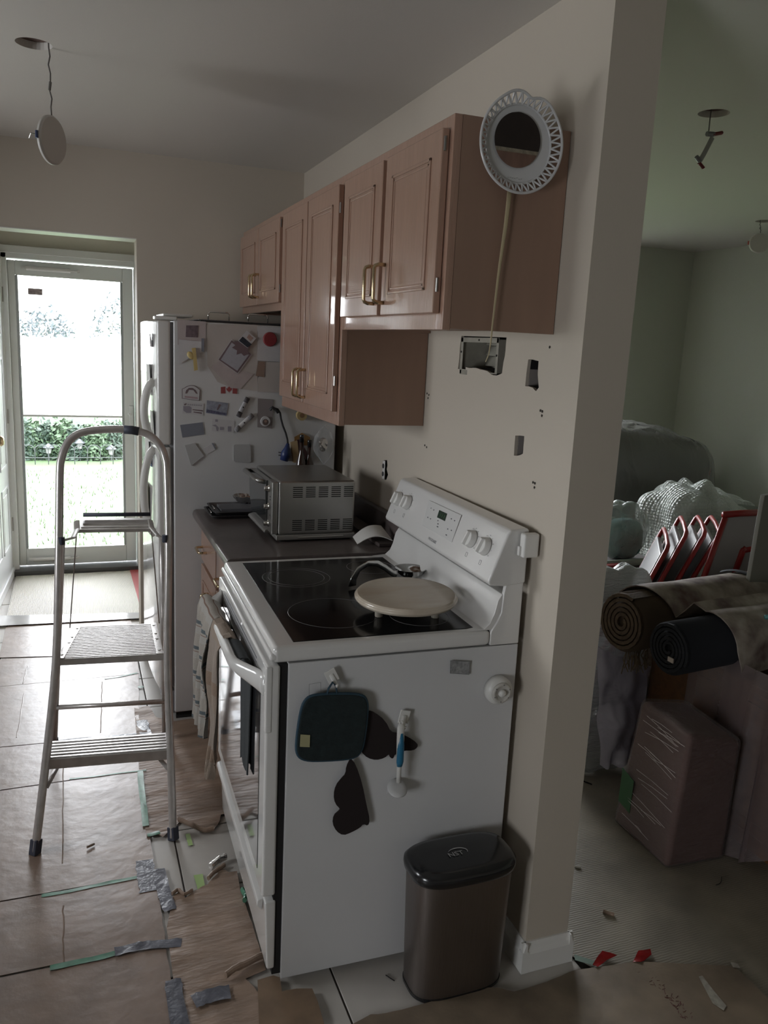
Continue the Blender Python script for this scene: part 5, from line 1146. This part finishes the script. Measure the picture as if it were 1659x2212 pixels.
dust=film('dusty_plastic',(.30,.29,.27),.30,.35,.6,6); cling=film('cling_film',(.30,.26,.26),.13,.14,1,25,(1,1,4)); bub=film('bubble_wrap',(.62,.67,.64),.6,.16,1,70)
_n=bub.node_tree; _v=_n.nodes.new('ShaderNodeTexVoronoi'); _v.inputs['Scale'].default_value=62; _v.inputs['Randomness'].default_value=.25
_b=[n for n in _n.nodes if n.type=='BUMP'][0]; _t=[n for n in _n.nodes if n.type=='TEX_COORD'][0]; _n.links.new(_t.outputs['Object'],_v.inputs['Vector']); _n.links.new(_v.outputs['Distance'],_b.inputs['Height']); _b.invert=True; _b.inputs['Distance'].default_value=.012
sil=film('silver_plastic',(.5,.53,.53),.62,.2,.9,12,(1,6,6))
# wooden chest
ch_=thing('wooden_chest','orange brown wooden chest under the plastic sheet at the right edge','chest',(1.30,.10,0)); wd=mat('orange_wood',(.17,.075,.025),.4,noise_s=5,noise_a=.35,stretch=(1,8,8))
BX('body',wd,(.985,-.62,.07),(1.62,.72,.555),ch_,bevel=.004); BX('top',wd,(.965,-.64,.555),(1.64,.74,.580),ch_,bevel=.004); BX('plinth',wd,(1.0,-.60,fz0),(1.60,.70,.07),ch_)
for y0_,y1_ in ((-.58,-.17),(-.15,.26),(.28,.68)): BX('panel',wd,(.978,y0_+.03,.12),(.99,y1_-.03,.51),ch_,bevel=.003)
def carpet(name,lab,c,d,r,L_,mm,mm2,turns=5,seed=0):
    t=thing(name,lab,'carpet',c); d=Vector(d).normalized(); c=Vector(c); e1=Vector((0,0,1)); e1=(e1-d*e1.dot(d)).normalized(); e2=d.cross(e1)
    n=turns*20; th=r/turns*.62; inn=[];out=[]
    for i in range(n+1):
        a=i/n*turns*2*PI+seed; rr=r*.12+(r*.94-th*.5-r*.12)*i/n; rr*=1+.03*math.sin(a*2+seed); q=e1*math.cos(a)*rr+e2*math.sin(a)*rr; nn_=(e1*math.cos(a)+e2*math.sin(a)); inn.append(q-nn_*th*.42); out.append(q+nn_*th*.42)
    vs=[];fs=[]
    for k,s_ in enumerate((0,.06,1)):
        for i in range(n+1): vs.append(c+d*(L_*s_)+inn[i]); vs.append(c+d*(L_*s_)+out[i])
    N=2*(n+1)
    for k in range(2):
        for i in range(n): 
            fs.append((k*N+2*i+1,k*N+2*i+3,(k+1)*N+2*i+3,(k+1)*N+2*i+1)); fs.append((k*N+2*i,(k+1)*N+2*i,(k+1)*N+2*i+2,k*N+2*i+2))
    for i in range(n): fs.append((2*i,2*i+2,2*i+3,2*i+1)); fs.append((2*N+2*i,2*N+2*i+1,2*N+2*i+3,2*N+2*i+2))
    m=MB(); m._add(vs,fs); m.build('roll',mm,t,smooth=False); 
    MB().tube([c+d*.012,c+d*(L_-.01)],r*.93,28,cap=True).build('core',mm2,t,smooth=True); return t
RC=at(1342,1345,'y',.48); NC=at(1442,1402,'y',.235); NC.z=max(NC.z,.67)
brc=mat('carpet_brown_back',(.085,.058,.036),.95,noise_s=60,noise_a=.4,bump=.5,bump_s=150); nvc=mat('carpet_navy',(.007,.009,.013),.95,noise_s=60,noise_a=.5,bump=.5,bump_s=150)
print('RC',RC,'NC',NC)
dr_=(.985,.16,.0)
cp1=carpet('rolled_carpet','big brown rolled carpet with fringe lying on the pile behind the wall end',RC,dr_,.112,1.7,brc,mat('carpet_dark',(.055,.038,.024),.95),5,.4)
cp2=carpet('rolled_carpet','smaller dark navy rolled carpet below the big brown one',NC,(.985,.12,.0),.092,1.4,nvc,mat('carpet_dark2',(.005,.006,.009),.95),5,2.0)
m=MB()
for k in range(26):
    p=RC+Vector(dr_)*(.03+.004*k)+Vector((0,-.02+random.uniform(-.02,.03),-.108)); m.tube([p,p+Vector((random.uniform(-.01,.01),random.uniform(-.01,.01),-.03)),p+Vector((random.uniform(-.02,.02),random.uniform(-.02,.02),-.055-random.random()*.03))],.0022,4)
m.build('fringe',mat('fringe_tan',(.12,.09,.055),.9),cp1)['kind']='stuff'
lc=at(1403,1440,'y',.22); BX('label',mat('label_light',(.35,.3,.26),.7),(NC.x-.004,NC.y-.035,NC.z-.035),(NC.x+.0,NC.y-.01,NC.z-.02),cp2)
# patterned covering over the top of the carpets: plastic drape with the pattern of the rug beneath
rug=mat('floral_rug',(.34,.30,.255),.8,noise_s=14,col2=(.085,.05,.045),noise_a=.5,bump=.2,bump_s=60)
rg=thing('floral_rug','faded floral rug draped over the rolls at the right edge','rug',(1.3,.2,.6))
def rugf(s,t):
    """from behind the big roll, over it, over the navy roll and down in front"""
    cA,cB=RC,NC; rA,rB=.119,.100
    K=[(-.10,0)] 
    prof=[]
    for k in range(9): an=-.9+k*.27; prof.append((cA.y-math.sin(an)*rA,cA.z+math.cos(an)*rA,0.055+.012*k))
    prof.append((cB.y+.055,max(cB.z+rB+.02,cA.z+.02),.15))
    for k in range(8): an=-.2+k*.26; prof.append((cB.y-math.sin(an)*rB,cB.z+math.cos(an)*rB,.17+.006*k))
    prof.append((cB.y-rB-.004,cB.z-.06,.235)); prof.append((cB.y-rB+.004,max(.586,cB.z-.085),.25))
    f=t*(len(prof)-1); i=min(int(f),len(prof)-2); f-=i; q=[prof[i][j]*(1-f)+prof[i+1][j]*f for j in range(3)]
    X=cA.x+q[2]+(1.55-q[2])*s
    return Vector((X,q[0]+.13*(X-cA.x)+nz((s*9,t*5,1))*.006,q[1]+nz((s*9,t*6,4))*.007))
MB().grid(rugf,50,36).build('cover',rug,rg,smooth=True,solid=.004,recalc=False)
# strap over the roll
sp_=[RC+Vector(dr_)*(.60+.13*math.sin(a*.5))+Vector((0,-math.sin(a)*.126,math.cos(a)*.126)) for a in [-.5+k*.2 for k in range(11)]]
tag(MB().tube(sp_,[(.002,.020)]*len(sp_),8,flat=(0,0,1)).build('dark_strap',mat('strap_dark',(.02,.02,.028),.8),None,smooth=True),'dark strap wound slantwise over the rug covered roll','strap')
# teal item at edge
p=at(1652,1333,'y',.22); tag(MB().tube([p,p+Vector((.10,-.02,.0))],[(.008,.006),(.010,.008)],10).build('teal_tube',mat('teal_plastic',(.06,.22,.22),.4),None,smooth=True),'small teal plastic tube end at the right edge on the rug','tube')
# dusty plastic sheet hanging in front of chest
def dr1(s,t):
    a=at(1500,1500,'y',.12); b=at(1680,1480,'y',-.05)
    p=a.lerp(b,s); z=.66-(.66-.02)*t; x=p.x-.03*t+.10*t*0+ .03*math.sin(s*14+t*2)*(.3+t)+.02*nz((s*4,t*3,2)); y=p.y+.05*t+.03*math.sin(s*9+1)*(.2+t)
    if x>.94: x=.94+ (x-.94)*.0-.012+.01*math.sin(s*20)
    return (x,y,max(z,.012))
c_=[(.925,.40),(.93,.25),(.915,.10),(.935,.05),(.94,-.05),(.955,-.25),(.955,-.55)]
def dr2(s,t):
    k=s*(len(c_)-1); i=min(int(k),len(c_)-2); f=k-i; x=c_[i][0]*(1-f)+c_[i+1][0]*f; y=c_[i][1]*(1-f)+c_[i+1][1]*f
    lim=1-.50*max(0,(s-.52)/.48)
    tt=t*lim; z=.655-(.645)*tt
    return (x-.02*math.sin(s*26)*t-.03*t*(1-s),y-.018*math.sin(s*31+1)*t+.0,z+.01*nz((s*6,t*3,1)))
tag(MB().grid(dr2,60,24).build('plastic_sheet',film('dusty_sheet',(.17,.13,.13),.50,.4,.5,5),None,smooth=True,recalc=False),'dusty clear plastic sheet hanging from the rug down in front of the wooden chest','plastic sheet')
# film wrapped cushion box
bx=thing('wrapped_box','brown box wrapped in stretch film standing on the living room floor','box',(.76,.24,0))
hx=[Vector(p) for p in ((.655,.105,fz0),(.881,.092,fz0),(.883,.36,fz0),(.658,.385,fz0),(.652,.072,.455),(.87,.08,.43),(.89,.36,.44),(.706,.375,.462))]
hx[4]=at(1492,1588,'y',.072); hx[7]=at(1386,1512,'y',.375)
MB().hexa(hx).build('box',mat('wrapped_brown',(.12,.06,.05),.6,noise_s=6,noise_a=.3),bx,bevel=.018,seg=3)
g=[(p-Vector((.77,.23,.22)))*1.03+Vector((.77,.23,.2235)) for p in hx]
MB().hexa(g).build('stretch_film',cling,bx,bevel=.02,seg=3)
m=MB()
for k in range(22):
    t=.06+.9*random.random(); s0,s1=random.random()*.5,.5+random.random()*.5; A0,A1=hx[3].lerp(hx[7],t),hx[0].lerp(hx[4],min(1,t+random.uniform(-.1,.1)))
    a=A0.lerp(A1,s0)+Vector((-.012,-.004,0)); b=A0.lerp(A1,s1)+Vector((-.012,-.004,.01*random.uniform(-1,1))); m.tube([a,a.lerp(b,.5)+Vector((-.001,0,.004)),b],.0007,4)
m.build('film_crease',mat('film_white',(.55,.5,.48),.2),bx)['kind']='stuff'
ga,gb=hx[3].lerp(hx[7],.30),hx[0].lerp(hx[4],.30); MB().prism([ga.lerp(gb,.04)+Vector((-.013,0,-.05)),ga.lerp(gb,.28)+Vector((-.013,0,-.06)),ga.lerp(gb,.28)+Vector((-.011,0,.06)),ga.lerp(gb,.04)+Vector((-.011,0,.075))],(-.001,0,0)).build('green_tape',mat('tape_green2',(.02,.09,.03),.5),bx)
# lavender plastic bag hanging under the rolls
def lav(s,t):
    A_,B_,C_,D_=at(1290,1395,'y',.56),at(1405,1440,'y',.52),at(1375,1625,'y',.52),at(1297,1652,'y',.58)
    p=A_.lerp(B_,s).lerp(D_.lerp(C_,s),t); return p+Vector((-.02,-.03,0))*math.sin(s*PI)*(.5+t)+Vector((0,.03*nz((s*4,t*4,1)),.02*nz((s*5,t*3,8))))
tag(MB().grid(lav,20,24).build('plastic_bag',film('lavender_plastic',(.33,.32,.40),.72,.3,.6,10),None,smooth=True,solid=.004,recalc=False),'pale lavender plastic bag hanging below the big brown carpet roll','bag')
# folding chairs stacked on edge
redp=mat('chair_red',(.26,.012,.012),.35); gp=mat('chair_grey_white',(.17,.165,.165),.35); 
def fchair(foot,top,w_,lab,par=None,dy=Vector((.235,.315,0))):
    t=thing('folding_chair',lab,'chair',foot,0,'folding chairs leaning behind the carpets'); a=Vector(foot); b=Vector(top); d=(b-a); n_=d.cross(dy).normalized()
    MB().tube([a,b,b+d.normalized()*.015+dy*.08,b+d.normalized()*.02+dy*.5,b+d.normalized()*.015+dy*.92,b+dy,a+dy],.010,8).build('frame',redp,t,smooth=True)
    for k0,k1,nm in ((.72,.97,'backrest'),(.30,.64,'seat')):
        P=[a+d*k0+dy*.05,a+d*k1+dy*.05,a+d*k1+dy*.95,a+d*k0+dy*.95]; MB().prism([p-n_*.010 for p in P],n_*.022).build(nm,gp,t,bevel=.006)
    for k_,l_ in ((.04,.5),(.96,.5)):
        p0=a+dy*k_+n_*.028; MB().tube([p0+d*.04,p0+d*.62],.008,8).build('rear_leg',redp,t)
    MB().tube([a+dy*.04+n_*.028+d*.12,a+dy*.96+n_*.028+d*.12],.006,8).build('stretcher',steel,t)
    return t
ft=[(1272,1640),(1296,1650),(1322,1662),(1346,1668)]; tp=[(1440,1188),(1480,1160),(1520,1158),(1552,1158)]
labs=['red and grey folding chair leaning behind the carpets, nearest to the wall end','red and grey folding chair leaning behind the carpets, second from the wall end','red and grey folding chair leaning behind the carpets, third from the wall end','red and grey folding chair leaning behind the carpets, next to the big red frame']
for i in range(4):
    f_=at(*ft[i],'z',.008); f_=Vector((.66+.055*i,.80,.012)); q=at(*tp[i],'y',.88); fchair(f_,q,.4,labs[i])
fb_=thing('folding_chair','large red framed folding chair with white back facing the kitchen at the right','chair',(1.1,.75,0),0,'folding chairs leaning behind the carpets')
Q=lambda u,v: at(u,v,'y',.80)
bot=[Q(1508,1262),Q(1640,1262)]; q4=[Q(1520,1245),Q(1570,1110),Q(1665,1106),Q(1650,1245)]
MB().prism(q4,(0,.012,0)).build('back_panel',mat('chair_panel_white',(.30,.28,.29),.4),fb_,bevel=.003)
def fr_bar(P,w_,nm): MB().tube(P,(w_,.010),8,flat=(0,0,1)).build(nm,redp,fb_,smooth=True)
fr_bar([Vector((.86,.81,.012)),Q(1515,1262),Q(1567,1118)],.014,'frame_rail'); fr_bar([Q(1562,1112),Q(1600,1109),Q(1672,1106)],.014,'top_rail'); fr_bar([Vector((1.16,.81,.012)),Q(1660,1245),Q(1672,1106)],.014,'frame_rail')
fr_bar([Q(1578,1262),Q(1604,1190),Q(1610,1186)],.016,'seat_bar'); fr_bar([Q(1600,1190),Q(1660,1180)],.012,'seat_bar')
# grey board put in for a likely wall end at the frame edge
P=[at(1652,1070,'y',.50),at(1720,1062,'y',.50),at(1715,1290,'y',.50),at(1627,1268,'y',.50)]
# board stands behind the rolls on the chest
bo=MB().prism([P[0],P[1],Vector((P[2].x,.50,.586)),Vector((P[3].x-.03,.50,.586))],(0,.02,0)).build('wall_end_board',mat('board_grey',(.18,.175,.15),.7),None,bevel=.002); tag(bo,'plain grey board in place of a wall end at the right edge','board')
# silver film roll behind
mass('wrapped_roll','silver plastic wrapped roll just behind the brown carpet','roll',(at(1352,1262,'y',.69).x-.05,.695),.20,.072,.008,at(1360,1222,'y',.69).z,sil,3,.02,4,crease=.03)
# rail and teal bag
cB_=at(1350,1130,'y',1.55); 
tbx=BX('storage_box',mat('box_red_grey',(.10,.09,.085),.7),(cB_.x-.30,1.40,.008),(cB_.x+.16,1.72,at(1350,1222,'y',1.42).z),None,bevel=.006); tag(tbx,'dark storage box under the teal bag','box')
zt=at(1350,1222,'y',1.42).z
tag(MB().tube([(cB_.x-.35,1.41,zt+.018),(cB_.x+.18,1.41,zt+.018)],.017,12).build('green_pole',mat('pole_pale_green',(.25,.30,.26),.5),None,smooth=True),'pale green pole lying across the storage box under the teal bag','pole')
rb=at(1325,1222,'y',1.39); tag(MB().box((rb.x-.10,1.36,.008),(rb.x+.03,1.398,rb.z+.012)).build('red_box',mat('box_red',(.25,.03,.03),.6),None,bevel=.003),'small red box end below the pale green pole','box')
mass('clothes_bag','plastic bag of teal clothes beside the bubble wrapped furniture','bag',(cB_.x-.02,1.56),.14,.11,zt+.001,at(1365,1086,'y',1.5).z,film('teal_bag',(.42,.47,.45),.42,.2,.9,14),2.2,.03,6,crease=.03,taper=-.15)
mass('clothes','folded teal clothes inside the plastic bag','clothes',(cB_.x,1.56),.10,.075,zt+.004,at(1365,1125,'y',1.5).z,mat('teal_cloth',(.03,.12,.11),.9),3,.01,6)
# bubble wrapped furniture
bb_=at(1510,1120,'y',1.75); tb2=at(1500,1050,'y',1.7).z
wf_=thing('wrapped_furniture','furniture piece covered in shiny bubble wrap behind the folding chairs','furniture',(bb_.x,1.8,0))
mass('x','','',(bb_.x+.10,1.80),.40,.26,.008,tb2,bub,3.2,.06,2.6,(60,90),crease=.10,part='bubble_wrap',parent=wf_,top=lambda x,y: -.10*abs(x+.15)-.04*x)
mass('x','','',(bb_.x+.10,1.80),.30,.20,.008,tb2-.10,mat('inner_pale',(.20,.23,.21),.8),6,.0,2,part='carcass',parent=wf_)
# plastic covered armchair
sa=at(1435,1000,'y',2.55); zs=at(1400,925,'y',2.4).z
arm=thing('covered_armchair','dark bulky armchair wrapped in clear plastic, tallest of the pile','armchair',(sa.x-.05,2.6,0))
mass('x','','',(sa.x-.24,2.58),.50,.27,.008,zs-.03,mat('dark_upholstery',(.022,.020,.020),.9),5,.02,2,part='upholstery',parent=arm,top=lambda x,y:-.03*x)
mass('x','','',(sa.x-.24,2.58),.54,.31,.008,zs,film('clear_cover',(.30,.30,.285),.42,.18,1,7,(1,1,.5)),4.2,.03,3,(44,64),part='plastic_cover',parent=arm,crease=.035,top=lambda x,y:-.05*x)
rt_=at(1537,1010,'y',2.35); MB().tube([rt_,rt_+Vector((-.02,0,-.06)),rt_+Vector((-.05,0,-.10))],[.004,.010,.004],6).build('red_tie',mat('tie_red',(.16,.02,.02),.6),arm)
# grey sack at right
sk=at(1612,1030,'y',2.75); zk=at(1608,988,'y',2.75).z
mass('grey_sack','grey plastic sack with a peaked top beside the covered armchair','sack',(min(sk.x+.06,2.97),2.99),.22,.13,.008,zk-.06,film('grey_sack_film',(.13,.14,.135),.85,.3,1,9),2.4,.03,3,(34,44),crease=.04,top=lambda x,y: .10*max(0,1-abs(x+.1)*2.2))
print('living ok')
